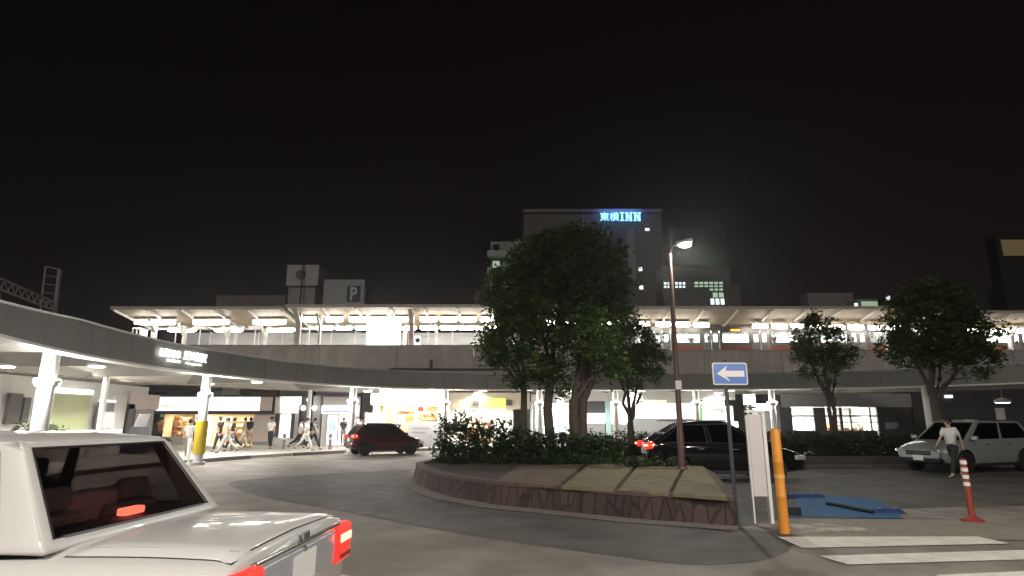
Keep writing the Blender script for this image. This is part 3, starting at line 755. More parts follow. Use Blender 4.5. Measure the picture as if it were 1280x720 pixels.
for k, i in enumerate(cols[:-1]):
    c = coff(i, .75, 0); dark = c.x > 16
    mb = MB(); r = .17 if c.y > 20 else .20
    mb.lathe([(r,.0),(r,3.42)], (c.x,c.y,0), 'Z', 20); col = mb.build('column', M_white, t, smooth=40)
    mb = MB(); mb.lathe([(r+.09,.0),(r+.09,.10),(r+.01,.13)], (c.x,c.y,0), 'Z', 20); mb.build('base_collar', M_steel, col, smooth=40)
    if k == 2:
        mb = MB(); mb.lathe([(r+.05,.40),(r+.05,1.62)], (c.x,c.y,0), 'Z', 20); tag(mb.build('yellow_padding', mat('yellow_pad', (.60,.44,.02), .6, noise=(3,.1)), col, smooth=40), 'yellow padding')
    if not dark:
        mb = MB(); inw = -cnorm(i)
        mb.lathe([(r+.01,2.48),(r+.08,2.54),(r+.12,2.66),(r+.01,2.67)], (c.x,c.y,0), 'Z', 18); mb.build('uplight', mat('uplight_shade',(.8,.8,.78),.4), col, smooth=40)
        mb = MB(); mb.lathe([(r+.02,2.675),(r+.09,2.675),(r+.09,2.70),(r+.02,2.70)], (c.x,c.y,0), 'Z', 18); mb.build('uplight_lens', glow('uplight_lens', lightcol, 10), col)
        for sg in (1, -1):
            tt = Vector((-cnorm(i).y, cnorm(i).x, 0))*sg
            lamp('POINT', 'canopy_light', c + tt*.6 + Vector((0,0,2.55)), 170 if c.x < 0 else 70, lightcol, col, .12)
    # inner row of thinner columns
    q = coff(i, 5.6, 0)
    mb = MB(); mb.lathe([(.12,.13),(.12,3.38)], (q.x,q.y,0), 'Z', 16); mb.build('column', M_white, t, smooth=40)
# round downlights under the bay apexes
k = 0
for a, b in zip(cols, cols[1:-1]):
    i = (a+b)//2
    for d in (2.05, 5.15):
        c = coff(i, d, 0)
        if c.x > 15: continue
        tt = thing('round_downlight', '%s round white downlight along the walkway canopy, %s row' % (ORD[k//2], 'outer' if d < 3 else 'inner'), 'ceiling light', (c.x,c.y,3.6), 0, 'round lights under the walkway canopy')
        mb = MB(); mb.lathe([(.24,3.40),(.30,3.42),(.30,3.50),(.1,3.54)], (c.x,c.y,0), 'Z', 20); mb.lathe([(.02,3.54),(.02,3.92)], (c.x,c.y,0), 'Z', 8); mb.build('housing', M_steelw, tt, smooth=40)
        mb = MB(); mb.lathe([(.22,3.365),(.235,3.395)], (c.x,c.y,0), 'Z', 20); mb.build('diffuser', M_disc, tt)
        lamp('SPOT', 'downlight', (c.x,c.y,3.30), 700 if c.x < 0 else 420, lightcol, tt, .2, (0,0,0), 165, .3)
    k += 2
# station name in lit letters on the fascia
i0 = cnear(-11.72,18.9); 
def on_fascia(px, py):
    best = None
    d = ray(px, py)
    for i in range(len(CURVE)-1):
        a, b = CURVE[i], CURVE[i+1]
        den = d.x*(b.y-a.y) - d.y*(b.x-a.x)
        if abs(den) < 1e-9: continue
        tt = (a.x*(b.y-a.y) - a.y*(b.x-a.x))/den
        s = (a.x*d.y - a.y*d.x)/den * (1 if den > 0 else 1)
        p = Vector((d.x*tt, d.y*tt, EYE + d.z*tt))
        u = (p.xy - a.xy).dot((b-a).xy)/(b-a).xy.length_squared
        if tt > 0 and -.01 <= u <= 1.01: best = (p, (b-a).normalized())
    return best
t = thing('station_sign', 'white lit station name letters on the grey fascia of the walkway canopy', 'sign', (-11.7,19.5,3.5))
M_let = glow('lit_letters', (1,.98,.92), 1.7)
P0, d0 = on_fascia(195,447); P1, _ = on_fascia(255,457.5)
rt = (P1-P0); rt.z = 0; wl = rt.length; rt.normalize(); nrm = Vector((rt.y,-rt.x,0))
def slet(name, body, u, z, h, wd, bold=.0):
    o = P0 + rt*u*wl; o.z = z; o += nrm*.10
    mb = MB(); text_mb(mb, body, o, rt, (0,0,1), h, .05, 0, wd*wl, bold); mb.build(name, M_let, t)
slet('operator_lettering', '阪神電車', .0, 3.72, .28, .40, .0)
slet('station_name_lettering', '尼崎駅', .47, 3.72, .33, .50, .004)
slet('romaji_lettering', 'Amagasaki', .52, 3.56, .10, .34, .0)
slet('small_lettering', 'HANSHIN', .15, 3.58, .09, .25, .0)

#SHOPS
def rect(a, b, c, d, Y):
    m = (b+d)/2
    return at(a,m,Y).x, at((a+c)/2,d,Y).z, at(c,m,Y).x, at((a+c)/2,b,Y).z
def panel(t, name, px, Y, m, depth=.08, front=0.0, bevel=0, zmin=.13, label=None):
    x0, z0_, x1, z1 = rect(*px, Y); z0_ = max(z0_, zmin)
    mb = MB(); mb.box(x0, Y-front-depth, z0_, x1, Y-front, z1); o = mb.build(name, m, t, bevel=bevel)
    if label: o['label'] = label
    return o
def goods(t, px, Y, cols, n, depth=.5, name='goods_shelf'):
    x0, z0_, x1, z1 = rect(*px, Y); mb = MB()
    rows = max(2, int((z1-z0_)/.32))
    for r_ in range(rows):
        z = z0_ + (z1-z0_)*r_/rows
        mb.box(x0, Y-.03, z, x1, Y+depth, z+.03, 0)
        x = x0
        while x < x1-.12:
            wv = random.uniform(.08,.24); hv = random.uniform(.10,.26)
            mb.box(x+.01, Y+random.uniform(.0,.15), z+.031, min(x+wv, x1), Y+depth*.8, z+.03+hv, random.randint(1, len(cols)-1)); x += wv
    return mb.build(name, cols, t)
GC = [mat('shelf_wood',(.45,.33,.2),.6), mat('goods_cream',(.7,.6,.42),.6), mat('goods_brown',(.40,.20,.09),.6), mat('goods_orange',(.6,.33,.10),.6), mat('goods_white',(.75,.72,.68),.6), mat('goods_red',(.5,.10,.07),.6)]
def room(t, px, Y, depth, m_wall, power, color, zmin=.13):
    """a lit room behind an opening: back, sides, ceiling with a lamp panel"""
    x0, z0_, x1, z1 = rect(*px, Y); z0_ = zmin
    mb = MB(); q = .05
    mb.box(x0,Y+depth,z0_,x1,Y+depth+q,z1+.1); mb.box(x0-q,Y+.01,z0_,x0-.002,Y+depth+q,z1+.1); mb.box(x1+.002,Y+.01,z0_,x1+q,Y+depth+q,z1+.1); mb.box(x0-q,Y+.01,z1+.102,x1+q,Y+depth+q,z1+.15); mb.box(x0,Y+.01,z0_-.06,x1,Y+depth,z0_+.01)
    mb.build('room', m_wall, t)
    mb = MB(); mb.box(x0+(x1-x0)*.1,Y+depth*.3,z1+.04,x1-(x1-x0)*.1,Y+depth*.6,z1+.09); mb.build('ceiling_lamp', glow('shop_lamp_%d' % int(color[2]*100), color, 9), t)
    lamp('AREA', 'shop_light', ((x0+x1)/2, Y+depth*.4, z1+.02), power, color, t, max(.4,(x1-x0)*.8), (0,0,0), sizey=.6)

YS = 39.3
t = thing('corner_shop', 'shop with warm orange display window and a wide white backlit sign', 'shop', (-20,YS,.13))
room(t, (204,518,316,553), YS, 2.4, M_cream, 330, (1,.80,.50))
goods(t, (205,519,238,546), YS+1.0, GC, 40); goods(t, (270,519,314,548), YS+1.4, GC, 50)
panel(t, 'window_sill', (200,545.5,241,557), YS, M_offw); panel(t, 'display_window', (203,518.5,240,545), YS, M_glass, .02, -.03)
panel(t, 'window_frame', (200,518,203,545), YS, M_white); panel(t, 'window_frame', (240,518,243,557), YS, M_white)
panel(t, 'door', (244,519,263,556), YS, M_signw, .05, -.02)
panel(t, 'sign_board', (199,496.5,326,513.5), YS, M_signw, .12, .12); panel(t, 'sign_frame', (195,513.9,338,517.8), YS, M_dgrey, .2, .06); panel(t, 'sign_frame', (195,494,338,496), YS, M_dgrey, .2, .06)
panel(t, 'sign_frame', (195,496.2,198.5,513.8), YS, M_cream, .16, .06)
panel(t, 'sign_stripe', (202,507,222,508.2), YS, M_dgrey, .01, .25)
panel(t, 'end_wall', (316.5,518,341,557), YS, M_pink); panel(t, 'upper_wall', (326.5,496.5,341,513.5), YS, M_pink, .10, .10)
t = thing('poster_shop', 'narrow shop front with a tall lit poster between dark posts', 'shop', (-15.5,YS,.13))
panel(t, 'wall', (342,496,373,557), YS, M_offw, .1, -.1); panel(t, 'lit_poster', (350,519,363.5,547), YS, M_signw, .05, .02); panel(t, 'lit_poster', (350,536,363.5,546), YS, glow('poster_cream',(1,.97,.72),1.3), .02, .08)
panel(t, 'dark_post', (344,517,349,546), YS, M_dgrey, .12, .0); panel(t, 'dark_post', (364,517,367.5,548), YS, M_dgrey, .12, .0)
panel(t, 'sign_board', (352,496,377.5,506.5), YS, M_signw, .12, .1); panel(t, 'sign_board', (352,508,373,516), YS, M_signw, .12, .1)
t = thing('passage_entrance', 'dark grey passage entrance with small round globe lamps', 'entrance', (-13.3,YS,.13))
panel(t, 'pillar', (378,495,385,557), YS, M_dgrey, .3, 0); panel(t, 'pillar', (392,495,401,557), YS, M_grey, .3, 0); panel(t, 'lintel', (385.3,495,391.7,506), YS, M_dgrey, .28, 0); panel(t, 'back_wall', (374,495,402,557), YS+1.5, M_grey, .1)
for px, py in ((386.5,500),(379,510),(393,510)):
    p = at(px,py,YS-.55); mb = MB(); mb.sphere(p, .15, 12); mb.build('globe_lamp', glow('globe', (1,.97,.92), 6), t, smooth=60)
    mb = MB(); mb.box(p.x-.03,p.y+.1,p.z-.03,p.x+.03,YS-.3,p.z+.03); mb.build('lamp_bracket', M_dgrey, t)
for q in ((318,524,328,542),(330,530,338,540)): 
    panel(t, 'poster', q, YS, M_offw, .012, .085)
panel(t, 'kick_board', (316.5,552,341,557), YS, M_grey, .02, .085)
t = thing('ticket_shop', 'white shop front with pale blue striped sign behind the car stop', 'shop', (-11.3,YS,.13))
panel(t, 'wall', (402.5,496,449,557), YS, M_offw, .1, -.05); panel(t, 'sign_board', (403,507,448,517), YS, M_signw, .1, .06); panel(t, 'sign_stripe', (404,512.8,437,515.6), YS, glow('blue_stripe',(.35,.45,.9),.6), .02, .17)
panel(t, 'shutter', (409,520,437,556), YS, M_signw, .03, .06); panel(t, 'door', (440,520,448,556), YS, M_glass, .03, .06)
for a_ in (408.4,422.5,437.2): panel(t, 'door_frame', (a_,518,a_+1.1,556), YS, M_steel, .05, .095)
panel(t, 'poster', (411,524,420,538), YS, glow('poster_blue',(.45,.6,.85),.8), .01, .10); panel(t, 'poster', (426,526,434,536), YS, glow('poster_red',(.9,.45,.35),.7), .01, .10)
# kiosk standing forward of the row
YK = 37.0
t = thing('station_kiosk', 'bright white kiosk with curved illuminated roof sign behind the grey hoardings', 'kiosk', (-6.5,YK,.13))
room(t, (467,508,556,556), YK, 2.2, M_cream, 480, (1,.88,.64))
panel(t, 'sign_board', (466,492,557,506.5), YK, glow('kiosk_sign',(1,.98,.93),3.0), .5, .02, bevel=.06); panel(t, 'sign_board', (476,487.5,552,491.5), YK, glow('kiosk_sign',(1,.98,.93),3.0), .4, -.05, bevel=.05)
panel(t, 'wall_panel', (478,509,492,552), YK, mat('kiosk_cream',(.75,.66,.42),.6), .06)
panel(t, 'post', (492.3,507,494.8,556), YK, M_white, .14); panel(t, 'post', (519.5,507,522,556), YK, M_white, .14); panel(t, 'post', (466,507,469,556), YK, M_white, .14); panel(t, 'post', (547,507,550,556), YK, M_white, .14)
goods(t, (496,510,518,518), YK+.8, GC, 20); goods(t, (523,510,546,540), YK+1.2, GC, 20)
panel(t, 'window', (522.3,508,546.7,540), YK, M_glass, .02, -.02)
panel(t, 'end_wall', (550.3,492,557,556), YK, M_white, .1, -.02)
for q, m in (((523,509,530,514),M_red),((532,509,545,514),GC[3]),((496,519,505,530),GC[4]),((507,520,517,529),GC[3])): panel(t, 'poster', q, YK, m, .012, .0)
# beige section with the yellow green sign
t = thing('bakery_shop', 'beige shop front with yellow green lit sign between two dark square lamps', 'shop', (-1.5,YS,.13))
room(t, (560,512,640,556), YS, 2.0, M_offw, 420, (1,.96,.86))
panel(t, 'upper_wall', (557.5,491,662,511.5), YS, M_cream, .12, .05); panel(t, 'sign_board', (603,498,632,510), YS, M_signy, .05, .18)
for a_ in (592,633): panel(t, 'wall_lamp', (a_,500,a_+7,507), YS, M_dgrey, .15, .18, bevel=.02)
for a_ in (560,577,600,622,640): panel(t, 'window_post', (a_,512,a_+1.6,556), YS, M_white, .1)
goods(t, (580,520,618,550), YS+1.4, GC, 30)
t = thing('glazed_shop', 'pale glazed shop front seen between the tree trunks', 'shop', (3.5,YS,.13))
room(t, (664,505,722,556), YS, 2.2, M_white, 380, (.90,1,1)); panel(t, 'upper_wall', (664,493,722,504.5), YS, M_offw, .12, .05)
for a_ in (664,676,690,706,720): panel(t, 'window_post', (a_,505,a_+1.6,556), YS, M_steelw, .1)
panel(t, 'sign_board', (697,497,704,520), YS, glow('trunk_sign',(1,.97,.92),5), .1, .12)
panel(t, 'window', (666,505,720,545), YS, M_glass, .02, -.03)
t = thing('dark_window_shop', 'shop with dark upper window above white lit counter behind the trunks', 'shop', (5.8,YS,.13))
panel(t, 'dark_window', (724,502,756,516), YS, M_dgrey, .06); panel(t, 'lit_counter', (724,516.5,756,529), YS, M_signw, .2); panel(t, 'counter_base', (724,529.3,756,556), YS, M_grey, .25); panel(t, 'upper_wall', (723,484,786,501.5), YS, M_offw, .12, -.02)
panel(t, 'pale_pillar', (756.5,502,763,556), YS, mat('cyan_panel',(.45,.68,.66),.5), .2); panel(t, 'lit_panel', (763.5,502,786,530), YS, M_signw, .05); panel(t, 'red_banner', (766,505,769.5,527), YS, M_red, .03, .08); panel(t, 'low_wall', (763.5,530.3,786,556), YS, M_grey, .15)
t = thing('ticket_hall', 'long glowing white wall of the ticket hall above a grey plinth', 'building', (8.5,YS,.13))
panel(t, 'lit_wall', (787,504,866,523), YS, glow('frosted_wall',(1,.98,.90),1.15), .1); panel(t, 'upper_wall', (787,487,866,503.6), YS, M_offw, .14); panel(t, 'plinth', (787,523.4,866,556), YS, M_grey, .3)
panel(t, 'sign_board', (798,500.5,832,506), YS, glow('green_edge',(.75,.9,.55),1.0), .05, .15)
for a_ in (806,826,846): panel(t, 'mullion', (a_,504,a_+1,523), YS, M_steelw, .04, .1)
t = thing('green_front_shop', 'shop front with a green side panel and pale green lit sign', 'shop', (12.2,YS,.13))
panel(t, 'green_panel', (867,500,877,530), YS, M_green, .15); panel(t, 'sign_board', (877.5,501,904,510), YS, M_signg, .1, .1); panel(t, 'upper_wall', (867,488,918,500), YS, M_offw, .12, -.03)
room(t, (878,510,917,552), YS, 2.0, M_offw, 90, (.92,1,.92)); panel(t, 'low_wall', (867,530.5,917,556), YS, M_grey, .12); panel(t, 'mullion', (893,510.5,894,530), YS, M_steelw, .1); panel(t, 'mullion', (905,510.5,906.5,530), YS, M_steelw, .1)
panel(t, 'lit_notice', (905,527,921,534), YS, M_signw, .05, .2)
t = thing('information_board', 'white square information board on dark wall under the canopy', 'sign', (14.2,YS,.13))
panel(t, 'board', (929,493,943.5,506), YS-1, M_signw, .1); panel(t, 'post', (935.5,506.2,937,556), YS-1, M_steel, .1)
t = thing('floodlit_booth', 'small booth topped by a bright oblong lamp', 'booth', (15,YS,.13))
panel(t, 'lamp', (943,505,962,512.5), YS-1.6, glow('booth_lamp',(1,.98,.95),9), .3, bevel=.05); panel(t, 'body', (945,513,962,556), YS-1.4, M_grey, .6); panel(t, 'roof', (931,508.5,942.6,510.5), YS-1.6, M_dgrey, .5)
t = thing('convenience_store', 'low dark store with a strip of bright windows behind the hedge', 'shop', (20,YS,.13))
panel(t, 'wall', (976,492,1140,509), YS, M_grey, .14, -.05); 
room(t, (990,509.5,1097,553), YS, 3.0, M_white, 520, (1,.99,.95))
for a_ in (976,1018,1050,1097): panel(t, 'pillar', (a_,509.2,a_+ (14 if a_ in (976,1018) else 3),556), YS, M_dgrey, .15)
panel(t, 'transom', (990,519,1097,521), YS, M_dgrey, .1); panel(t, 'transom', (1032,527,1097,528.3), YS, M_steel, .1); panel(t, 'low_wall', (990,538,1097,556), YS, M_dgrey, .12)
panel(t, 'window', (991,510,1096,537), YS, M_glass, .02, -.05); panel(t, 'mullion', (1062,509.6,1063.5,538), YS, M_dgrey, .1); panel(t, 'mullion', (1087,509.6,1088.5,538), YS, M_dgrey, .1)
panel(t, 'side_wall', (1100.5,509.2,1140,556), YS, M_dgrey, .12); goods(t, (1034,528.5,1094,540), YS+1.6, GC, 40); panel(t, 'lit_notice', (1105,528,1121,536), YS, M_grey, .04, .13)
t = thing('dark_arcade_wall', 'dark wall under the viaduct behind the walking person', 'wall', (27,YS,.13))
panel(t, 'wall', (1141,487,1300,556), YS, M_dgrey, .1); panel(t, 'small_lamp', (1179,494,1188,497.5), YS, M_signw, .1, .12)
panel(t, 'lit_poster', (1245,510,1256,530), YS-2, M_offw, .05); 
p = at(1253,501,34); t = thing('domed_lamp', 'white domed lamp hanging under the canopy beyond the silver car', 'lamp', (p.x,34,p.z))
mb = MB(); mb.lathe([(.42,p.z-.1),(.36,p.z+.06),(.15,p.z+.16),(.03,p.z+.18)], (p.x,34,0), 'Z', 20); mb.lathe([(.02,p.z+.18),(.02,3.38)], (p.x,34,0), 'Z', 8); mb.build('shade', M_white, t, smooth=40)
mb = MB(); mb.lathe([(.30,p.z-.13),(.34,p.z-.105)], (p.x,34,0), 'Z', 20); mb.build('bulb', glow('dome_bulb',(1,.98,.92),6), t)

# building on the left under the canopy
def wallrun(t, name, pa, pb, y0, y1, m, off=0.0, depth=.15, zfix=None):
    """panel on the wall line x = -19.5 -> seen from pixel pa to pb, rows y0..y1 at its middle"""
    XW = -19.4
    def yw(px):
        d = ray(px, 510); return XW / d.x * d.y
    ya, yb = yw(pa), yw(pb); ym = (ya+yb)/2; pm = (pa+pb)/2
    zt, zb_ = at(pm,y0,ym).z, at(pm,y1,ym).z
    if zfix: zb_ = zfix
    mb = MB(); mb.box(XW-off-.0, min(ya,yb), max(.13,zb_), XW-off-depth if off < 0 else XW+depth-off, max(ya,yb), zt)
    return mb.build(name, m, t)
t = thing('station_annexe', 'station side building with pale green lit wall, grey shutters and dark doorway', 'building', (-19.4,27,.13))
mb = MB(); mb.box(-19.75, 12, .131, -19.55, 32.3, 3.39); mb.box(-26, 32.1, .131, -19.752, 32.3, 3.39); mb.build('wall', M_offw, t)
wallrun(t, 'doorway', 6, 22, 492, 530, mat('dark_door',(.06,.045,.045),.5)); wallrun(t, 'door', 25, 33, 497, 528, M_dgrey)
wallrun(t, 'lit_wall', 50, 108, 493, 540, mat('pale_green_wall',(.55,.60,.34),.6,noise=(1.5,.08)), zfix=.14)
wallrun(t, 'wall_lamp', 56, 62, 500, 517, glow('wall_lamp',(1,.95,.62),5), -.02, .3); wallrun(t, 'upper_sign', 58, 110, 486, 492, M_signw)
wallrun(t, 'shutter', 121, 139, 503, 540, M_shut, zfix=.14); wallrun(t, 'lit_lintel', 122, 140, 500, 502.5, M_signw)
wallrun(t, 'white_pillar', 140, 157, 494, 540, M_white, -.02, .5, .14); wallrun(t, 'dark_pillar', 158, 165, 505, 540, M_dgrey, zfix=.14); wallrun(t, 'shutter', 167, 190, 512, 540, M_shut, zfix=.14); wallrun(t, 'upper_wall', 158, 195, 493, 511.5, M_pink)
lamp('AREA', 'annexe_light', (-17.6,25,3.2), 420, (1,.96,.85), t, 1.0, (0, R(-35), 0), sizey=6)
p = atz(64,545,.13)
c = Vector((-17.6, 22.6, .13))
t = thing('planter_box', 'leafy plant in a long pale box by the lit green wall', 'planter', c)
mb = MB(); mb.box(c.x-.3,c.y-1.2,.131,c.x+.3,c.y+1.2,.9); mb.build('box', M_offw, t, bevel=.02)
mb = MB(); leaves(mb, [((c.x,c.y+q,1.2),(.3,.4,.4)) for q in (-.8,0,.8)], 900, .07, 12, .15); mb.build('foliage', M_leaf2, t)
c = Vector((-17.8, 26.0, .13)); t = thing('service_counter', 'low white counter with a pale screen beside the leafy plant box', 'counter', c)
mb = MB(); mb.box(c.x-.4,c.y-1.1,.131,c.x+.4,c.y+1.2,1.25); mb.build('cabinet', M_white, t, bevel=.03); mb = MB(); mb.box(c.x-.05,c.y+.2,1.32,c.x+.03,c.y+1.1,2.0); mb.box(c.x-.02,c.y+.6,1.251,c.x,c.y+.7,1.319); mb.build('screen', M_offw, t)
c = Vector((-17.5, 28.6, .13)); t = thing('ticket_machine', 'dark slanted machine beside the white counter', 'machine', c)
mb = MB(); mb.obox((c.x,c.y,.75),(.55,.7,1.23)); mb.build('cabinet', M_dgrey, t, bevel=.04); mb = MB(); mb.obox((c.x+.1,c.y-.05,1.65),(.08,.8,.6),0,0,0,R(18)); mb.build('display', M_grey, t, bevel=.02); mb = MB(); mb.tube([(c.x,c.y,1.365),(c.x+.06,c.y,1.5)],.04); mb.build('neck', M_dgrey, t)

# hoardings and street furniture on the pavement
def board(name, label, cat, px, Y, m, legs=True, lines=0, depth=.06):
    x0, z0_, x1, z1 = rect(*px, Y); t = thing(name, label, cat, ((x0+x1)/2,Y,.13))
    mb = MB(); mb.box(x0,Y,max(.2,z0_),x1,Y+depth,z1); mb.build('panel', m, t, bevel=.01)
    mb = MB()
    for x in (x0+.05, x1-.05): mb.box(x-.03,Y+depth+.003,.13,x+.03,Y+depth+.06,z1-.02)
    mb.build('post', M_steel, t)
    if lines:
        mb = MB()
        for k in range(lines): mb.box(x0+(x1-x0)*.12,Y-.006,z1-.42-.22*k,x0+(x1-x0)*(.62-.1*(k % 2)),Y-.002,z1-.34-.22*k)
        mb.build('printed_line', M_grey, t)
    return t
M_hoard = mat('hoarding_grey', (.52,.52,.51), .6, noise=(1.2,.06))
board('hoarding', 'tall pale grey hoarding panel behind the roof of the red hatchback', 'hoarding', (455,515.5,481,562), 34.6, M_hoard)
board('hoarding', 'wide grey hoarding with printed lines beside the bonnet of the red hatchback', 'hoarding', (509,527,554,561), 34.4, M_hoard, lines=2)
board('hoarding', 'pale hoarding panel behind the tail of the red hatchback', 'hoarding', (436,524,449,562), 33.8, M_hoard)
for k, px in enumerate([(289,567),(354,565),(412,565)]):
    p = atz(*px); p.z = .13
    t = thing('bollard', ['grey bollard in front of the warm lit display window', 'grey bollard in front of the tall lit poster', 'grey bollard in front of the white striped shop'][k], 'bollard', p, 0, 'grey bollards along the kerb')
    mb = MB(); mb.lathe([(.085,.13),(.085,.82),(.10,.83),(.10,.90),(.05,.96)], (p.x,p.y,0), 'Z', 14); mb.build('post', mat('bollard_grey',(.16,.16,.16),.5,noise=(4,.1)), t, smooth=40)
    mb = MB(); mb.lathe([(.088,.66),(.088,.74)], (p.x,p.y,0), 'Z', 14); mb.build('reflective_band', M_white, t, smooth=40)
p = atz(234,580); t = thing('delineator_post', 'slim white post standing beyond the roof pillar of the white taxi', 'post', p)
mb = MB(); mb.lathe([(.15,0),(.15,.05),(.07,.07),(.07,.95),(.03,.98)], (p.x,p.y,0), 'Z', 14); mb.build('post', M_white, t, smooth=40)
# ---------------------------------------------------------------- front street furniture
t = thing('street_lamp', 'tall brown street lamp with curved arm and a bright lens at the planter edge', 'street lamp', (4.24,15.35,.40))
LAMP = t
bx, by = 4.24, 15.35
mb = MB(); mb.lathe([(.13,.43),(.13,.47),(.09,.50),(.085,1.3),(.075,1.34),(.062,4.0),(.05,6.0)], (bx,by,0), 'Z', 14); mb.build('pole', M_brown, t, smooth=40)
mb = MB(); mb.tube([(bx,by,5.99),(bx+.02,by,6.12),(bx+.10,by-.02,6.22),(bx+.22,by-.05,6.26)], .035, 8); mb.build('arm', M_brown, t, smooth=60)
mb = MB(); mb.obox((bx+.37,by-.09,6.30),(.46,.26,.09),R(-12),0,0,R(-10)); hd = mb.build('lamp_head', mat('lamp_head',(.35,.35,.35),.4,.4), t, bevel=.03)
mb = MB(); mb.sphere((bx+.40,by-.10,6.235), .15, 16, 0, (1.15,.85,.5)); mb.build('lens', M_lens, hd, smooth=60)
mb = MB(); mb.box(bx-.075,by-.11,2.40,bx+.075,by-.075,2.62); mb.build('number_plate', M_white, t)
lamp('SPOT', 'street_light', (bx+.40,by-.1,6.12), 700, (.95,1,.90), t, .12, (R(-8),0,0), 178, .25)
# identical lamps standing round the near side of the forecourt
for (x, y, rz, lab, pw) in [(-3.2,-2.2,R(60),'brown street lamp at the near kerb behind the white taxi', 2600), (7.5,-1.5,R(120),'brown street lamp at the near kerb by the crossing', 4200)]:
    c = copy_tree(LAMP); 
    c.location = (x, y, -0.03); c.rotation_euler = (0,0,rz); c['label'] = lab
    for ch in c.children:
        if ch.type == 'LIGHT': ch.data = ch.data.copy(); ch.data.energy = pw; ch.data.color = (1,.93,.84)

p = atz(929,655); t = thing('one_way_sign', 'blue sign with white left arrow on a thin dark pole', 'sign', p)
c0 = at(911,467.5,p.y)
mb = MB(); mb.lathe([(.032,0),(.032,2.62)], (p.x-.10+.0,p.y,0), 'Z', 12); mb.build('pole', mat('dark_pole',(.06,.065,.075),.45,.4), t, smooth=40)
sx = c0.x; hw, hh = .292, .185; zc = c0.z
def rrect(x0, z0_, x1, z1, r, Y, n=5):
    pts = []
    for (cx, cz, a) in ((x1-r,z1-r,0),(x0+r,z1-r,90),(x0+r,z0_+r,180),(x1-r,z0_+r,270)):
        for k in range(n): q = R(a+90*k/(n-1)); pts.append((cx+r*math.cos(q), cz+r*math.sin(q)))
    return pts
def plate(mb, pts, Y0, Y1):
    n = len(pts); mb.add([(x,Y0,z) for x,z in pts]+[(x,Y1,z) for x,z in pts], [tuple(range(n)), tuple(range(2*n-1,n-1,-1))]+[(i,(i+1)%n,n+(i+1)%n,n+i) for i in range(n)])
SY = p.y - .06
mb = MB(); plate(mb, rrect(sx-hw,zc-hh,sx+hw,zc+hh,.035,0), SY, SY+.015); mb.build('white_border', M_white, t)
mb = MB(); plate(mb, rrect(sx-hw+.018,zc-hh+.018,sx+hw-.018,zc+hh-.018,.025,0), SY-.004, SY-.001); mb.build('blue_face', mat('sign_blue',(.045,.16,.50),.35,noise=(3,.08)), t)
mb = MB(); plate(mb, [(sx-.225,zc),(sx-.045,zc+.135),(sx-.075,zc+.05),(sx+.235,zc+.05),(sx+.235,zc-.05),(sx-.075,zc-.05),(sx-.0,zc-.135)], SY-.008, SY-.005); mb.build('arrow', M_white, t)
mb = MB()
for dz in (-.1,.1): mb.box(p.x-.15,SY+.016,zc+dz-.015,p.x-.05,p.y+.04,zc+dz+.015)
mb.build('clamp', M_steel, t)
# white board with frame and legs
t = thing('notice_stand', 'tall white panel on two legs between the dark sign pole and the orange post', 'sign', (4.1,10.1,0))
mb = MB(); mb.box(3.905,10.05,.42,4.13,10.12,1.72); mb.build('panel', mat('panel_lilac_white',(.62,.57,.58),.5,noise=(1.5,.05)), t, bevel=.01)
mb = MB(); mb.box(4.134,10.03,0,4.19,10.13,1.74); mb.build('side_post', M_white, t, bevel=.008)
mb = MB(); mb.box(3.88,10.06,0,3.902,10.11,1.70); mb.build('leg', M_white, t); mb = MB(); mb.box(3.88,10.03,1.742,4.2,10.13,1.79); mb.build('top_cap', M_white, t, bevel=.01)
p = atz(981,667); t = thing('orange_post', 'orange rubber post with faint bands at the crossing corner', 'post', p)
mb = MB(); mb.lathe([(.075,0),(.075,.04),(.072,.5),(.074,.505),(.074,.53),(.071,.535),(.071,1.0),(.074,1.005),(.074,1.03),(.07,1.035),(.07,1.46),(.055,1.49),(.02,1.50)], (p.x,p.y,0), 'Z', 20); mb.build('post', mat('orange_rubber',(.72,.28,.03),.5,noise=(3,.12)), t, smooth=40)
mb = MB(); mb.lathe([(.076,.78),(.076,.83)], (p.x,p.y,0), 'Z', 20); mb.build('band', mat('pale_orange_band',(.75,.42,.12),.4), t, smooth=40)
p = atz(1216,652); t = thing('flexible_post', 'red flexible road post with four white bands near the walking person', 'post', p)
mb = MB(); mb.lathe([(.16,0),(.16,.03),(.09,.06),(.05,.10),(.046,.98),(.02,1.0)], (p.x,p.y,0), 'Z', 18); mb.build('post', mat('red_orange_rubber',(.28,.045,.03),.5,noise=(3,.1)), t, smooth=40)
for k in range(4):
    z = .56 + .115*k; mb = MB(); mb.lathe([(.0495,z),(.0490,z+.06)], (p.x,p.y,0), 'Z', 18); mb.build('reflective_band', M_white, t, smooth=40)
# blue rubber kerb blocks and hose in the blue bay
for k, (px, py, wd, rz, lab) in enumerate([((1002),622,.95,R(6),'dark blue rubber block at the far edge of the blue bay'), ((1110),641,.52,R(-8),'dark blue rubber block at the end of the black hose')]):
    p = atz(px, py); t = tag(thing('kerb_block', lab, 'wheel stop', p, rz, 'blue rubber blocks in the blue bay'))
    mb = MB(); mb.add([(-wd/2,-.14,.009),(wd/2,-.14,.009),(wd/2,.14,.009),(-wd/2,.14,.009),(-wd/2+.05,-.07,.075),(wd/2-.05,-.07,.075),(wd/2-.05,.07,.075),(-wd/2+.05,.07,.075)], [(0,3,2,1),(4,5,6,7),(0,1,5,4),(1,2,6,5),(2,3,7,6),(3,0,4,7)])
    mb.build('block', M_dblue, t, world=False, bevel=.02)
    mb = MB(); 
    for x in (-wd*.25, wd*.25): mb.lathe([(.025,.0755),(.02,.082)], (x,0,0), 'Z', 10)
    mb.build('bolt_cap', M_steel, t, world=False)
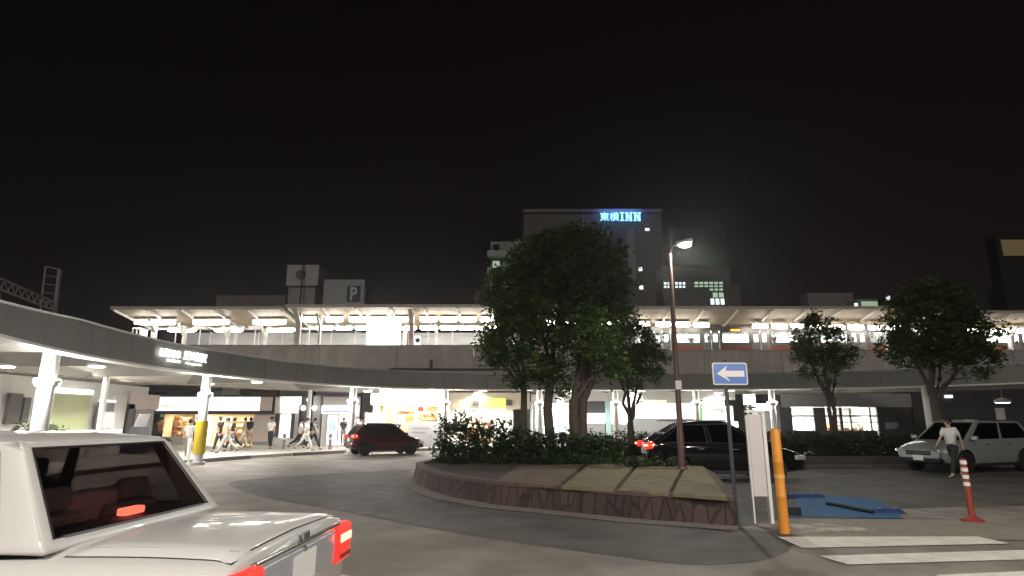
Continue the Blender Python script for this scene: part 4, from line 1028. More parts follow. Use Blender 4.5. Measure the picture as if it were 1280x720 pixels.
a, b = atz(1034,632), atz(1092,643)
mb = MB(); mb.tube([a+Vector((0,0,.04)), a.lerp(b,.3)+Vector((.02,.08,.04)), a.lerp(b,.7)+Vector((0,-.04,.04)), b+Vector((0,0,.04))], .035, 10)
tag(mb.build('hose', M_black, smooth=60), 'black hose lying across the blue bay', 'hose')
p = atz(992,644); t = thing('drain_box', 'small black box on the ground behind the orange post', 'box', p); mb = MB(); mb.obox((p.x,p.y,.07),(.22,.16,.13)); mb.build('case', M_black, t, bevel=.015); mb = MB(); mb.obox((p.x,p.y,.142),(.18,.12,.012)); mb.build('lid', M_dgrey, t)

# ---------------------------------------------------------------- buildings behind the line
def bld(name, label, x0, x1, y0, y1, z1, m, extra=None):
    t = thing(name, label, 'building', ((x0+x1)/2, y0, 0)); mb = MB(); mb.box(x0,y0,0,x1,y1,z1); mb.build('wall', m, t)
    return t
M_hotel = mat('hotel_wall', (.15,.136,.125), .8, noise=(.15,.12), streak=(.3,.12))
YH = 110
hl_, hr_ = at(655,272,YH), at(826,262,YH); HT = at(740,266,YH).z
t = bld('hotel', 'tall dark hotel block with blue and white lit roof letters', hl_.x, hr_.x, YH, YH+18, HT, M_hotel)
mb = MB(); mb.box(hl_.x-.2,YH-.3,HT+.01,hr_.x+.2,YH+18,HT+.7); mb.build('roof_parapet', mat('hotel_parapet',(.22,.20,.19),.8,noise=(.3,.1)), t)
x0,zz0,x1,zz1 = rect(783,288,793,352,YH); mb = MB(); mb.box(x0,YH-1.0,zz0,x1,YH-.01,zz1); mb.build('stair_bay', mat('hotel_bay',(.28,.27,.25),.8,noise=(.3,.1)), t)
x0,zz0,x1,zz1 = rect(728,270,730,282,YH); mb = MB(); mb.box(x0,YH-.25,HT-4,x1,YH-.01,HT-.4); mb.build('pilaster', MATS['hotel_bay'], t)
for (px, py, wd, hh_, m) in [(809,287,5,3,M_signw),(800.5,336.5,4,4.5,M_signw),(801.5,359.5,4.5,4.5,M_signw)]:
    x0,zz0,x1,zz1 = rect(px-wd/2,py-hh_/2,px+wd/2,py+hh_/2,YH); mb = MB(); mb.box(x0,YH-.12,zz0,x1,YH-.01,zz1); q = mb.build('window', m, t); mb = MB(); mb.box(x0-.15,YH-.2,zz0-.2,x1+.15,YH-.01,zz0-.02); mb.build('sill', MATS['hotel_bay'], q)
M_dwin = mat('dark_window', (.03,.032,.035), .15)
for r_ in range(9):
    for c_ in range(12):
        px = 664 + c_*10; 
        if px > 776: continue
        z = HT - 6.5 - 3.1*r_; x = hl_.x + 1.6 + c_*2.05
        if z < 14 or c_ > 8: continue
        mb = MB(); mb.box(x,YH-.06,z,x+.95,YH-.01,z+1.3); mb.build('window', M_dwin, t)
for r_ in range(0):
    for c_ in range(2):
        z = HT - 9 - 3.1*r_; x = hr_.x - 5.2 + c_*2.6
        mb = MB(); mb.box(x,YH-.06,z,x+.8,YH-.01,z+1.2); mb.build('window', M_dwin, t)
M_hl = glow('hotel_letters', (.30,.66,1.0), 1.7)
def serif_inn(mb, x0, x1, Y, z, h):
    W = (x1-x0); u = W/2.75; st_ = u*.20
    def stem(xc, w=st_): mb.box(xc-w/2, Y, z, xc+w/2, Y-.25, z+h)
    def serif(xc, zz, w): mb.box(xc-w/2, Y-.004, zz, xc+w/2, Y-.254, zz+h*.10)
    c = x0+u*.25; stem(c, st_*1.25); serif(c, z-.002, u*.52); serif(c, z+h*.9+.002, u*.52)
    for k in range(2):
        l = x0+u*(.62+1.1*k); r_ = l+u
        a_, b_ = l+u*.22, r_-u*.20
        stem(a_); stem(b_); serif(a_, z-.002, u*.42); serif(b_, z+h*.9+.002, u*.42); serif(a_-u*.06, z+h*.9+.002, u*.3)
        mb.add([(a_-st_*.6,Y-.008,z+h),(a_+st_*.8,Y-.008,z+h),(b_+st_*.5,Y-.008,z),(b_-st_*.9,Y-.008,z),(a_-st_*.6,Y-.246,z+h),(a_+st_*.8,Y-.246,z+h),(b_+st_*.5,Y-.246,z),(b_-st_*.9,Y-.246,z)], [(0,1,2,3),(7,6,5,4),(0,4,5,1),(1,5,6,2),(2,6,7,3),(3,7,4,0)])
a = at(750,276.3,YH-.7); b = at(801.5,273.6,YH-.7); htz = at(775,264.5,YH-.7).z - at(775,275,YH-.7).z
mb = MB()
for q in (.2,.75): mb.box(a.x-.2,YH-.44,a.z+htz*q-.08,b.x+.2,YH-.36,a.z+htz*q+.08)
sg = mb.build('sign_rail', mat('sign_rail_dark',(.04,.04,.06),.7), t)
mb = MB(); text_mb(mb, '東横', (a.x,YH-.7,a.z), (1,0,0), (0,0,1), htz, .25, 0, (b.x-a.x)*.46, .008); serif_inn(mb, a.x+(b.x-a.x)*.49, b.x, YH-.7, a.z, htz); mb.build('lettering', M_hl, sg)
lamp('AREA', 'sign_glow', ((a.x+b.x)/2, YH-2.0, a.z+htz+1.0), 260, (.10,.25,1), sg, 8, (R(35),0,0), sizey=1)
# block beside the tree with pale lit edge
YB = 95
a = at(613,330,YB); b = at(660,330,YB)
t = bld('apartment_block', 'pale apartment block edge showing beside the crown of the big trees', a.x, b.x, YB, YB+12, at(613,302,YB).z, mat('apartment_wall',(.34,.37,.33),.8,noise=(.3,.15)))
for k in range(9):
    z = at(613,302,YB).z - 2.9*(k+1)
    mb = MB(); mb.box(a.x-.5,YB-1.1,z,a.x+3.4,YB-.01,z+1.05); mb.build('balcony', mat('balcony_pale',(.50,.56,.50),.7,noise=(.5,.1)), t)
    mb = MB(); mb.box(a.x+.4,YB-.08,z+1.3,a.x+1.5,YB-.01,z+2.4); mb.build('window', M_roomg if k in (1,4,6) else M_dwin, t)
lamp('SPOT', 'apartment_fill_spot', (a.x-10,YB-14,12), 4500, (.9,1,.85), t, .5, (R(75),0,R(-35)), 70)  # added spot with no fixture, lights the pale edge of the block
# office block with green lit windows
YO = 85
x0,zz0,x1,zz1 = rect(829,333,914,385,YO)
t = bld('office_block', 'dark office block with two rows of greenish lit windows', x0, x1, YO, YO+4, zz1, mat('office_wall',(.13,.12,.11),.8,noise=(.3,.12)))
for (p0,q0,p1,q1,m,k) in [(829,353,838,356,M_roomc,2),(829,357.5,838,360,M_roomc,2),(843,353,857,356,M_roomc,3),(843,357.5,857,360,M_roomc,3),(867,352.5,904,355.5,M_roomg,6),(867,357,904,359,M_roomg,6),(886,361,904,363.5,M_roomg,3),(890,366,905,372,M_roomg,2),(887,373.5,906,381,M_roomc,3)]:
    X0,Z0,X1,Z1 = rect(p0,q0,p1,q1,YO)
    mb = MB(); mb.box(X0,YO-.1,Z0,X1,YO-.01,Z1); q = mb.build('window', m, t)
    mb = MB()
    mb.box(X0-.09,YO-.16,Z0-.12,X1+.09,YO-.102,Z0-.001)
    for j in range(k+1): xx = X0+(X1-X0)*j/k; mb.box(xx-.09,YO-.16,Z0,xx+.09,YO-.102,Z1)
    mb.build('mullion', MATS['office_wall'], q)
x0,zz0,x1,zz1 = rect(912,356,926,386,90); bld('annexe_block', 'narrow dark block joined behind the office block', x0, x1, 90, 100, zz1, MATS['office_wall'])
x0,zz0,x1,zz1 = rect(838,284,906,330,130)
t = thing('sign_gantry', 'faint dark rooftop frame beyond the office block', 'rooftop frame', ((x0+x1)/2,130,zz0))
mb = MB(); mb.tube([(x0,130,0),(x0,130,zz1)],.15,6); mb.tube([(x1,130,0),(x1,130,zz1)],.15,6); mb.build('post', M_dgrey, t); mb = MB(); mb.tube([(x0,130,zz1),(x1,130,zz1)],.15,6); mb.build('crossbar', M_dgrey, t)
# car park building with P board, and the round-mark tower
YP = 80
x0,zz0,x1,zz1 = rect(404,349.5,455,385,YP)
M_bill = mat('billboard_grey', (.50,.51,.52), .7, noise=(.3,.08), streak=(.4,.08))
t = thing('parking_building', 'grey car park block with a big white letter P on a dark square', 'building', ((x0+x1)/2,YP,0))
mb = MB(); mb.box(x0,YP,0,x1,YP+1.6,zz1); mb.build('wall', M_bill, t)
X0,Z0,X1,Z1 = rect(434,357.5,450.5,377,YP); mb = MB(); mb.box(X0,YP-.12,Z0,X1,YP-.01,Z1); sg = mb.build('sign_panel', mat('parking_green',(.05,.09,.09),.6), t)
mb = MB(); a = at(437,375.5,YP-.2); text_mb(mb, 'P', (a.x,YP-.125,a.z), (1,0,0), (0,0,1), at(437,359,YP).z-a.z, .08, 0, at(447,365,YP).x-a.x, .03); mb.build('lettering', M_white, sg)
x0,zz0,x1,zz1 = rect(358,331,397,385,YP)
t = thing('sign_tower', 'square pale sign tower with a dim dark ring mark', 'tower', ((x0+x1)/2,YP,0))
mb = MB(); mb.box(x0+.2,YP+.3,0,x1-.4,YP+4,at(370,357,YP).z); mb.build('shaft', mat('tower_grey',(.40,.38,.36),.7,noise=(.3,.1)), t)
mb = MB(); mb.box(x0-.1,YP,at(370,357,YP).z+.01,x1,YP+4.3,zz1); mb.build('sign_box', mat('tower_sign',(.58,.57,.55),.7,noise=(.3,.08)), t)
c = at(376,343.5,YP); mb = MB(); mb.lathe([(.55,-.06),(.72,-.06),(.72,-.01),(.55,-.01)], (c.x,YP,c.z), 'Y', 28); mb.build('ring_mark', mat('ring_dark',(.20,.15,.15),.6), t, smooth=40)
mb = MB(); c = at(380.5,330,YP); mb.tube([(c.x,YP-.5,8),(c.x,YP-.5,c.z+.3)], .09, 8); mb.build('mast', M_dgrey, t)
x0,zz0,x1,zz1 = rect(270,369,357,388,84); bld('flat_roofed_block', 'dim flat roofed block behind the pointed platform roof', x0, x1, 84, 92, zz1, mat('dim_block',(.20,.17,.15),.8,noise=(.3,.1)))
x0,zz0,x1,zz1 = rect(1010,366,1067,388,80); t = bld('grey_block', 'low grey building with slatted upper wall above the train roof', x0, x1, 80, 82, zz1, mat('grey_block',(.28,.26,.25),.8,noise=(.3,.1)))
mb = MB()
for k in range(6): mb.box(x0,79.9,zz1-.3-.3*k,x1,79.99,zz1-.12-.3*k)
mb.build('louvre', mat('louvre_grey',(.33,.31,.30),.7), t)
x0,zz0,x1,zz1 = rect(1072,375.5,1098,390,76); t = bld('lit_roof_building', 'small building with a pale green lit top floor beside the grey block', x0, x1, 76, 78, zz1+.2, mat('lit_top_wall',(.25,.27,.24),.8))
X0,Z0,X1,Z1 = rect(1077,377,1097,388,76); mb = MB(); mb.box(X0,75.9,Z0,X1,75.99,Z1); mb.build('window', glow('pale_green_room',(.55,.75,.5),.45), t); X0,Z0,X1,Z1 = rect(1068,379,1072,388,76); mb = MB(); mb.box(X0,75.9,Z0,X1,75.99,Z1); mb.build('window', M_roomc, t)
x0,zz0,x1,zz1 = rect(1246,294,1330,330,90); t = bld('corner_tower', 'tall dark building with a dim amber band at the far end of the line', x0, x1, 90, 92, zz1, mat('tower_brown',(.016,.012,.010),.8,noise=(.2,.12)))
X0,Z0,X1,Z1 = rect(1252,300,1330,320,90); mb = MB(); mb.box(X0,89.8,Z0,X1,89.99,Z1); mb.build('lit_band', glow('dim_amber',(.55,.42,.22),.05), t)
for k, (px, py, lab) in enumerate([(1108,372,'low dark block with one tiny white lamp'),(1160,352,'dim dark building behind the broad dark tree'),(1215,362,'dim wide building with one white lamp right of the broad dark tree')]):
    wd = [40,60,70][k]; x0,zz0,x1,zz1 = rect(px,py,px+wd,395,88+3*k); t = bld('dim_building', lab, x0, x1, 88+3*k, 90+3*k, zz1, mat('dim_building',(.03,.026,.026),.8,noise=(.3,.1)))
    if k != 1:
        p = at([1108,0,1259][k]+1, [373,0,364][k], 88+3*k); mb = MB(); mb.box(p.x-.15,88+3*k-.4,p.z-.35,p.x+.2,88+3*k-.01,p.z+.3); mb.build('wall_lamp', glow('tiny_lamp',(.9,.95,1),1.2), t)
# lattice gantry over the tracks at the far left
t = thing('track_gantry', 'sloping steel lattice gantry and ladder pole above the tracks', 'gantry', (-37,47,6))
M_gan = mat('gantry_steel', (.42,.38,.40), .6, .2, noise=(2,.1))
p1 = at(72,388,48); p1t = at(75,337,48); p2 = at(52,388,48.5); p2t = at(57,333,48.5)
mb = MB(); mb.tube([(p1.x,48,5.5), p1t], .16, 8); mb.build('pole', M_gan, t); mb = MB(); mb.tube([p2 - Vector((0,0,2)), p2t], .07, 8); mb.build('pole', M_gan, t)
mb = MB(); mb.tube([p1t, p2t], .06, 6)
for q in (.2,.4,.6,.8): mb.tube([p1.lerp(p1t,q), p2.lerp(p2t,q)], .04, 6)
mb.build('rung', M_gan, t)
e1, e0 = at(68,377,48), at(-60,322,34); f1, f0 = at(68,388,48), at(-60,338,34)
mb = MB(); mb.tube([e1,e0], .09, 6); mb.tube([f1,f0], .09, 6)
for k in range(14):
    a, b = e1.lerp(e0,k/14), f1.lerp(f0,(k+.5)/14); c = e1.lerp(e0,(k+1)/14); mb.tube([a,b,c], .045, 6)
mb.build('lattice_beam', M_gan, t)

#PART3
# ---------------------------------------------------------------- vehicles
def lerp(a, b, t): return a + (b-a)*t
def stations(st, n=6):
    out = []
    for i in range(len(st)-1):
        p0, p1, p2, p3 = st[max(i-1,0)], st[i], st[i+1], st[min(i+2,len(st)-1)]
        for k in range(n):
            t = k/n; q = []
            for a, b, c, d in zip(p0,p1,p2,p3):
                m1 = (c-a)/2; m2 = (d-b)/2; lim = abs(c-b)*1.2
                m1 = max(-lim, min(lim, m1)); m2 = max(-lim, min(lim, m2))
                q.append((2*t**3-3*t*t+1)*b + (t**3-2*t*t+t)*m1 + (-2*t**3+3*t*t)*c + (t**3-t*t)*m2)
            out.append(tuple(q))
    return out + [st[-1]]
def section(w, zb, zs, zt):
    zm = zb + (zs-zb)*.55
    return [(0,zb),(w*.80,zb),(w*.93,zb+.05),(w*.975,zb+.14),(w*1.0,zm),(w*.995,zs-.10),(w*.985,zs-.04),(w*.955,zs-.008),(w*.90,zs+.25*(zt-zs)),(w*.70,zs+.72*(zt-zs)),(w*.35,zt-.006*1),(0,zt)]
def top_z(sts, x, y):
    for a, b in zip(sts, sts[1:]):
        if a[0] <= x <= b[0]:
            t = (x-a[0])/max(1e-6, b[0]-a[0]); w_, zb, zs, zt = [lerp(p,q,t) for p,q in zip(a[1:],b[1:])]
            sec = section(w_,zb,zs,zt)[7:]; y = abs(y)
            for (y1,z1),(y0,z0_) in zip(sec, sec[1:]):
                if y0 <= y <= y1: return lerp(z0_,z1,(y-y0)/max(1e-6,y1-y0))
            return sec[0][1]
    return sts[-1][4]
def patch(mb, P, wins, vb, nv=1):
    """four-cornered frame P00,P10,P11,P01 with openings; returns the openings' corners"""
    B = lambda u, v: P[0].lerp(P[1], u).lerp(P[3].lerp(P[2], u), v)
    us = [0.0]
    for a, b in wins: us += [a, b]
    us.append(1.0); out = []
    for i in range(len(us)-1):
        u0, u1 = us[i], us[i+1]
        if i % 2 == 1:
            for (v0, v1) in ((0, vb[0]), (vb[1], 1)): mb.add([B(u0,v0),B(u1,v0),B(u1,v1),B(u0,v1)], [(0,1,2,3)])
            out.append([B(u0,vb[0]),B(u1,vb[0]),B(u1,vb[1]),B(u0,vb[1])])
        else:
            for (v0, v1) in ((0, vb[0]), (vb[0], vb[1]), (vb[1], 1)): mb.add([B(u0,v0),B(u1,v0),B(u1,v1),B(u0,v1)], [(0,1,2,3)])
    return out
def vehicle(name, label, loc, rz, st, gh, paint, wheel_x, wr=.315, sidewin=((.06,.48),(.52,.92)), sv=(.10,.90), glassm=None, group=None, rearv=(.12,.90), reary=(.06,.94), trim=True):
    L = st[-1][0]; t = thing(name, label, 'car', loc, rz, group); sts = stations(st); ox = -L/2
    mb = MB(); rows = []
    for (x, w_, zb, zs, zt) in sts:
        sec = section(w_, zb, zs, zt)
        rows.append([(x+ox, y, z) for y, z in sec] + [(x+ox, -y, z) for y, z in sec[-2:0:-1]])
    n = len(rows[0]); vs = [p for r_ in rows for p in r_]
    fs = [(i*n+k, i*n+(k+1)%n, (i+1)*n+(k+1)%n, (i+1)*n+k) for i in range(len(rows)-1) for k in range(n)] + [tuple(range(n)), tuple(range((len(rows)-1)*n, len(rows)*n))]
    mb.add(vs, fs)
    body = mb.build('body', [paint, M_black], t, world=False, smooth=38)
    # wheel arches cut out of the body
    W = max(s[1] for s in st)
    cut = MB()
    for x in wheel_x:
        for sg in (1, -1): cut.lathe([(wr+.065,-.26),(wr+.065,.12)], (x+ox, sg*(W-.02), wr), 'Y', 28)
    c = cut.build('cutter', M_black); cw = WORLD[c.name]
    c.location = (0,0,0); c.data.transform(cw); c.parent = t; 
    bo = body.modifiers.new('cut', 'BOOLEAN'); bo.operation = 'DIFFERENCE'; bo.object = c; bo.solver = 'EXACT'
    bpy.context.view_layer.update()
    me = bpy.data.meshes.new_from_object(body.evaluated_get(bpy.context.evaluated_depsgraph_get()))
    body.modifiers.clear(); body.data = me; me.name = 'body'; bpy.data.objects.remove(c)
    me.polygons.foreach_set('use_smooth', [True]*len(me.polygons)); me.set_sharp_from_angle(angle=R(38))
    # cabin
    (xa,za,wa),(xb,zb_,wb),(xc,zc,wc),(xd,zd,wd) = gh
    V = lambda x, y, z: Vector((x+ox, y, z))
    mb = MB(); panes = []
    for sg in (1, -1):
        P = [V(xa,sg*wa,za), V(xd,sg*wd,zd), V(xc,sg*wc,zc), V(xb,sg*wb,zb_)]
        panes += [('side_window', q, Vector((0,sg,.25)).normalized()) for q in patch(mb, P, sidewin, sv)]
    panes += [('rear_window', q, Vector((-1,0,.5)).normalized()) for q in patch(mb, [V(xa,-wa,za),V(xa,wa,za),V(xb,wb,zb_),V(xb,-wb,zb_)], [reary], rearv)]
    panes += [('windscreen', q, Vector((1,0,.7)).normalized()) for q in patch(mb, [V(xd,-wd,zd),V(xd,wd,zd),V(xc,wc,zc),V(xc,-wc,zc)], [(.05,.95)], (.06,.92))]
    nx, ny = 10, 10; g_ = []
    for i in range(nx+1):
        for j in range(ny+1):
            u, v = i/nx, j/ny; w_ = lerp(wb,wc,u); y = lerp(-w_,w_,v)
            cr = (1-(2*v-1)**4)*(1-(2*u-1)**4)*.045
            g_.append(V(lerp(xb,xc,u), y, lerp(zb_,zc,u)+cr))
    mb.add(g_, [(i*(ny+1)+j, i*(ny+1)+j+1, (i+1)*(ny+1)+j+1, (i+1)*(ny+1)+j) for i in range(nx) for j in range(ny)])
    mb.build('cabin', paint, t, world=False, smooth=30, solid=.035, bevel=.03)
    for nm, q, out in panes:
        c = sum(q, Vector())/4; q = [c + (p-c)*1.03 - out*.014 for p in q]
        m2 = MB(); m2.add(q + [p - out*.005 for p in q], [(0,1,2,3),(7,6,5,4),(0,4,5,1),(1,5,6,2),(2,6,7,3),(3,7,4,0)])
        pn = m2.build(nm, glassm or M_carglassd, t, world=False)
        if trim:
            m3 = MB(); r0 = [c + (p-c)*1.0 - out*.006 for p in q]; r1 = [c + (p-c)*.955 - out*-.010 for p in q]; r0 = [c + (p-c)*1.0 + out*.010 for p in q]
            m3.add(r0 + r1, [(k,(k+1)%4,4+(k+1)%4,4+k) for k in range(4)]); m3.build('window_seal', M_black, pn, world=False, solid=.004)
    # dark cabin floor sheet, seats with headrests, steering wheel
    mb = MB(); xs_ = [lerp(xa+.05,xd-.12,k/12) for k in range(13)]
    vs = []
    for x in xs_:
        for y in (-wa*.93,-wa*.5,0,wa*.5,wa*.93): vs.append((x+ox, y, top_z(sts,x,y)+.012))
    mb.add(vs, [(i*5+j,i*5+j+1,(i+1)*5+j+1,(i+1)*5+j) for i in range(12) for j in range(4)]); mb.build('cabin_lining', mat('cabin_lining',(.025,.024,.025),.8), t, world=False)
    for (x, y, hd) in [(lerp(xa,xd,.46),.36,1),(lerp(xa,xd,.46),-.36,1),(lerp(xa,xd,.16),.33,0),(lerp(xa,xd,.16),-.33,0)]:
        zf = top_z(sts, x, y) + .013; hs = (zb_-za)*(.50 if hd else .22)
        mb = MB(); mb.obox((x+ox,y,zf+hs/2),(.13,.46,hs),0,0,0,R(-8)); s_ = mb.build('seat', mat('seat_cloth',(.30,.31,.33) if paint.name=='taxi_white' else (.03,.03,.03),.8), t, world=False, bevel=.03)
        mb = MB(); mb.obox((x+ox-.03,y,zf+hs+.075),(.09,.24,.13)); mb.build('headrest', MATS['seat_cloth'], s_, world=False, bevel=.03)
    for x in wheel_x:
        for sg in (1, -1):
            y = sg*(W-.115)
            mb = MB(); mb.lathe([(wr*.62,-.10),(wr*.93,-.105),(wr,-.075),(wr,.075),(wr*.93,.105),(wr*.62,.10)], (x+ox,y,wr), 'Y', 26); wh = mb.build('wheel', M_black, t, world=False, smooth=35)
            mb = MB(); mb.lathe([(wr*.64,-.06*sg),(wr*.64,.094*sg),(wr*.58,.10*sg),(wr*.52,.05*sg),(.06,.075*sg),(.02,.085*sg)], (x+ox,y,wr), 'Y', 20)
            for k in range(5):
                a = 2*PI*k/5; mb.obox((x+ox+math.cos(a)*wr*.34, y+sg*.078, wr+math.sin(a)*wr*.34), (wr*.5,.03,.05), 0, 0, 0, -a)
            mb.build('rim', mat('alloy',(.45,.45,.46),.35,.8), wh, world=False, smooth=30)
            mb = MB(); mb.lathe([(wr+.06,-.20),(wr+.06,-.02)], (x+ox,sg*(W-.09),wr), 'Y', 20); mb.build('wheel_well', M_black, t, world=False) if False else None
    return t, sts, ox
def part(t, name, c, size, m, rz=0, bevel=.01, ry=0, rx=0, parent=None):
    mb = MB(); mb.obox(c, size, rz, 0, rx, ry); return mb.build(name, m, parent or t, world=False, bevel=bevel)

M_taxi = mat('taxi_white', (.47,.465,.45), .30, noise=(1.5,.03), coat=.4)
M_rlamp = glow('tail_red', (1,.03,.02), 1.2); M_rcore = glow('tail_core', (1,.16,.10), 7); M_rdull = mat('tail_lens', (.35,.01,.01), .2, coat=.5)
M_hlamp = glow('head_lamp', (1,.98,.93), 6); M_clear = mat('clear_lens', (.6,.6,.6), .1, .3, coat=.6); M_chrome = mat('chrome', (.7,.7,.7), .12, 1.0)
M_plate = mat('plate_green', (.05,.20,.12), .5); M_platew = mat('plate_white', (.75,.76,.75), .5)
st = [(0,.76,.40,.86,.925),(.03,.80,.34,.925,.985),(.12,.825,.30,.945,1.005),(.5,.840,.25,.95,1.018),(.95,.846,.22,.945,1.015),(1.6,.848,.2,.925,.975),(2.4,.848,.2,.915,.965),(3.35,.845,.2,.905,.96),(3.7,.842,.22,.885,.93),(4.3,.83,.25,.83,.87),(4.58,.80,.3,.76,.80),(4.69,.74,.36,.70,.72)]
gh = [(.92,1.0,.765),(1.27,1.495,.60),(2.62,1.50,.60),(3.42,.945,.75)]
aH = .054; hd = Vector((-math.cos(aH), math.sin(aH), 0)); rc = Vector((-1.217,3.67,0))
t, sts, ox = vehicle('white_taxi', 'boxy white taxi sedan cut by the frame edge with red brake lights on', rc + hd*2.345, PI - aH, st, gh, M_taxi, (1.03,3.80), sidewin=((.09,.46),(.50,.92)), glassm=M_carglass, rearv=(.10,.945), reary=(.05,.95))
# boot lid with a shut line round it
xs_ = [.055+ .80*k/10 for k in range(11)]; ys_ = [-.70,-.5,-.25,0,.25,.5,.70]
mb = MB(); vs = [(x+ox,y,top_z(sts,x,y)+.007) for x in xs_ for y in ys_]; ny = len(ys_)
mb.add(vs, [(i*ny+j,i*ny+j+1,(i+1)*ny+j+1,(i+1)*ny+j) for i in range(10) for j in range(ny-1)])
bl = mb.build('boot_lid', M_taxi, t, world=False, smooth=30, solid=.02)
mb = MB(); vs = [(x+ox,y,top_z(sts,x,y)+.0025) for x in [.045+.82*k/10 for k in range(11)] for y in [-.712,-.5,-.25,0,.25,.5,.712]]
mb.add(vs, [(i*ny+j,i*ny+j+1,(i+1)*ny+j+1,(i+1)*ny+j) for i in range(10) for j in range(ny-1)]); mb.build('shut_line', M_black, bl, world=False)
part(t, 'rear_panel', (ox-.004,0,.80), (.03,1.05,.20), mat('rear_panel_silver',(.55,.57,.62),.25,.5), bevel=.012)
part(t, 'number_plate', (ox-.024,0,.79), (.012,.33,.165), M_platew, bevel=.004)
part(t, 'rear_bumper', (ox-.02,0,.47), (.16,1.58,.20), M_taxi, bevel=.05); part(t, 'bumper_strip', (ox-.103,0,.49), (.012,1.50,.045), M_black, bevel=.004)
for sg in (1,-1):
    tl = part(t, 'tail_light', (ox+.035,sg*.665,.80), (.15,.27,.235), M_rlamp, bevel=.025)
    part(t, 'brake_light', (ox-.046,sg*.665,.835), (.01,.20,.05), M_rcore, parent=tl, bevel=.003); part(t, 'reversing_lens', (ox-.046,sg*.665,.725), (.01,.20,.035), M_rdull, parent=tl, bevel=.003)
    part(t, 'door_handle', (ox+1.62,sg*.852,.80), (.20,.03,.035), M_chrome); part(t, 'door_handle', (ox+2.55,sg*.852,.80), (.20,.03,.035), M_chrome)
    part(t, 'mirror', (ox+3.72,sg*.78,1.0), (.08,.16,.12), M_taxi, bevel=.03)
    part(t, 'headlight', (ox+4.62,sg*.58,.64), (.12,.34,.14), M_clear, bevel=.02)
part(t, 'boot_trim', (ox-.012,0,.925), (.02,1.20,.022), M_chrome, bevel=.005); part(t, 'boot_lock', (ox-.022,0,.885), (.012,.035,.035), M_chrome, bevel=.005); part(t, 'emblem', (ox-.024,0,.955), (.01,.09,.05), M_chrome, bevel=.012)
part(t, 'high_brake_light', (ox+1.05,.0,1.085), (.06,.17,.042), M_rcore, bevel=.008)
part(t, 'parcel_shelf', (ox+1.08,0,1.035), (.26,1.22,.03), mat('shelf_grey',(.10,.10,.11),.8), bevel=.008)
part(t, 'seat_cover', (ox+1.36,0,1.10), (.10,1.16,.20), mat('seat_cover_white',(.45,.47,.52),.8), bevel=.03, ry=R(-12))
part(t, 'roof_lamp', (ox+2.3,0,1.56), (.20,.42,.13), M_white, bevel=.04)

def suv(L, W, H, Hb):
    w_ = W/2
    st = [(0,w_*.86,.44,Hb-.10,Hb-.05),(.06,w_*.93,.34,Hb-.03,Hb+.0),(.3,w_*.985,.27,Hb-.0,Hb+.02),(.25*L,w_,.23,Hb,Hb+.02),(.5*L,w_,.22,Hb-.02,Hb),(.66*L,w_*.995,.22,Hb-.05,Hb-.02),(.78*L,w_*.985,.24,Hb-.09,Hb-.03),(.90*L,w_*.95,.28,Hb-.20,Hb-.12),(.965*L,w_*.88,.32,Hb-.30,Hb-.22),(L,w_*.76,.40,Hb-.40,Hb-.34)]
    gh = [(.05,Hb-.02,w_*.93),(.48,H-.05,w_*.74),(.57*L,H-.035,w_*.74),(.775*L,Hb-.06,w_*.93)]
    return st, gh
def suv_trim(t, ox, L, W, H, Hb, paint, tail, head, plate=M_platew, grille=True):
    w_ = W/2
    for sg in (1,-1):
        tl = part(t, 'tail_light', (ox+.10,sg*(w_*.86),Hb-.06), (.26,.20,.17), tail, rz=-sg*R(28), bevel=.03)
        if tail is M_rlamp: part(t, 'brake_light', (ox+.07,sg*(w_*.955),Hb-.05), (.34,.05,.055), M_rcore, rz=-sg*R(14), bevel=.01, parent=tl)
        hl = part(t, 'headlight', (ox+L-.17,sg*(w_*.80),Hb-.36), (.34,.22,.13), M_clear, rz=-sg*R(30), bevel=.03)
        part(t, 'lamp_bulb', (ox+L-.06,sg*(w_*.80),Hb-.36), (.10,.09,.07), head, rz=-sg*R(25), bevel=.02, parent=hl)
        part(t, 'mirror', (ox+.72*L,sg*(w_+.09),Hb+.05), (.10,.20,.14), paint, bevel=.04)
        part(t, 'door_handle', (ox+.34*L,sg*(w_+.002),Hb-.14), (.18,.03,.03), M_chrome); part(t, 'door_handle', (ox+.56*L,sg*(w_+.002),Hb-.15), (.18,.03,.03), M_chrome)
        part(t, 'sill_trim', (ox+.47*L,sg*(w_-.015),.27), (.46*L,.04,.09), M_black, bevel=.012); part(t, 'roof_rail', (ox+.33*L,sg*w_*.70,H-.015), (.40*L,.03,.03), M_chrome, bevel=.01)
    part(t, 'rear_bumper', (ox+.05,0,.50), (.20,W*.86,.20), M_black if paint.name != 'red_paint' else paint, bevel=.05); part(t, 'number_plate', (ox-.01,0,Hb-.22), (.03,.33,.165), plate, bevel=.004)
    part(t, 'front_bumper', (ox+L-.08,0,.40), (.20,W*.80,.16), M_black, bevel=.05)
    if grille: part(t, 'grille', (ox+L-.03,0,Hb-.42), (.10,W*.46,.13), M_black, bevel=.02); part(t, 'grille_bar', (ox+L+.022,0,Hb-.42), (.02,W*.44,.025), M_chrome, bevel=.006)
    part(t, 'number_plate', (ox+L+.03,0,.47), (.02,.33,.165), plate, bevel=.004)
M_blk = mat('black_paint', (.005,.005,.0055), .08, spec=.3, coat=.08); M_redp = mat('red_paint', (.055,.007,.010), .2, coat=.6); M_silver = mat('silver_paint', (.36,.37,.365), .28, .35, coat=.5, noise=(1,.03))
st, gh = suv(4.2,1.82,1.64,1.02); gh[1] = (1.0,1.57,.66); gh[2] = (2.2,1.60,.67); gh[3] = (3.35,.95,.83)
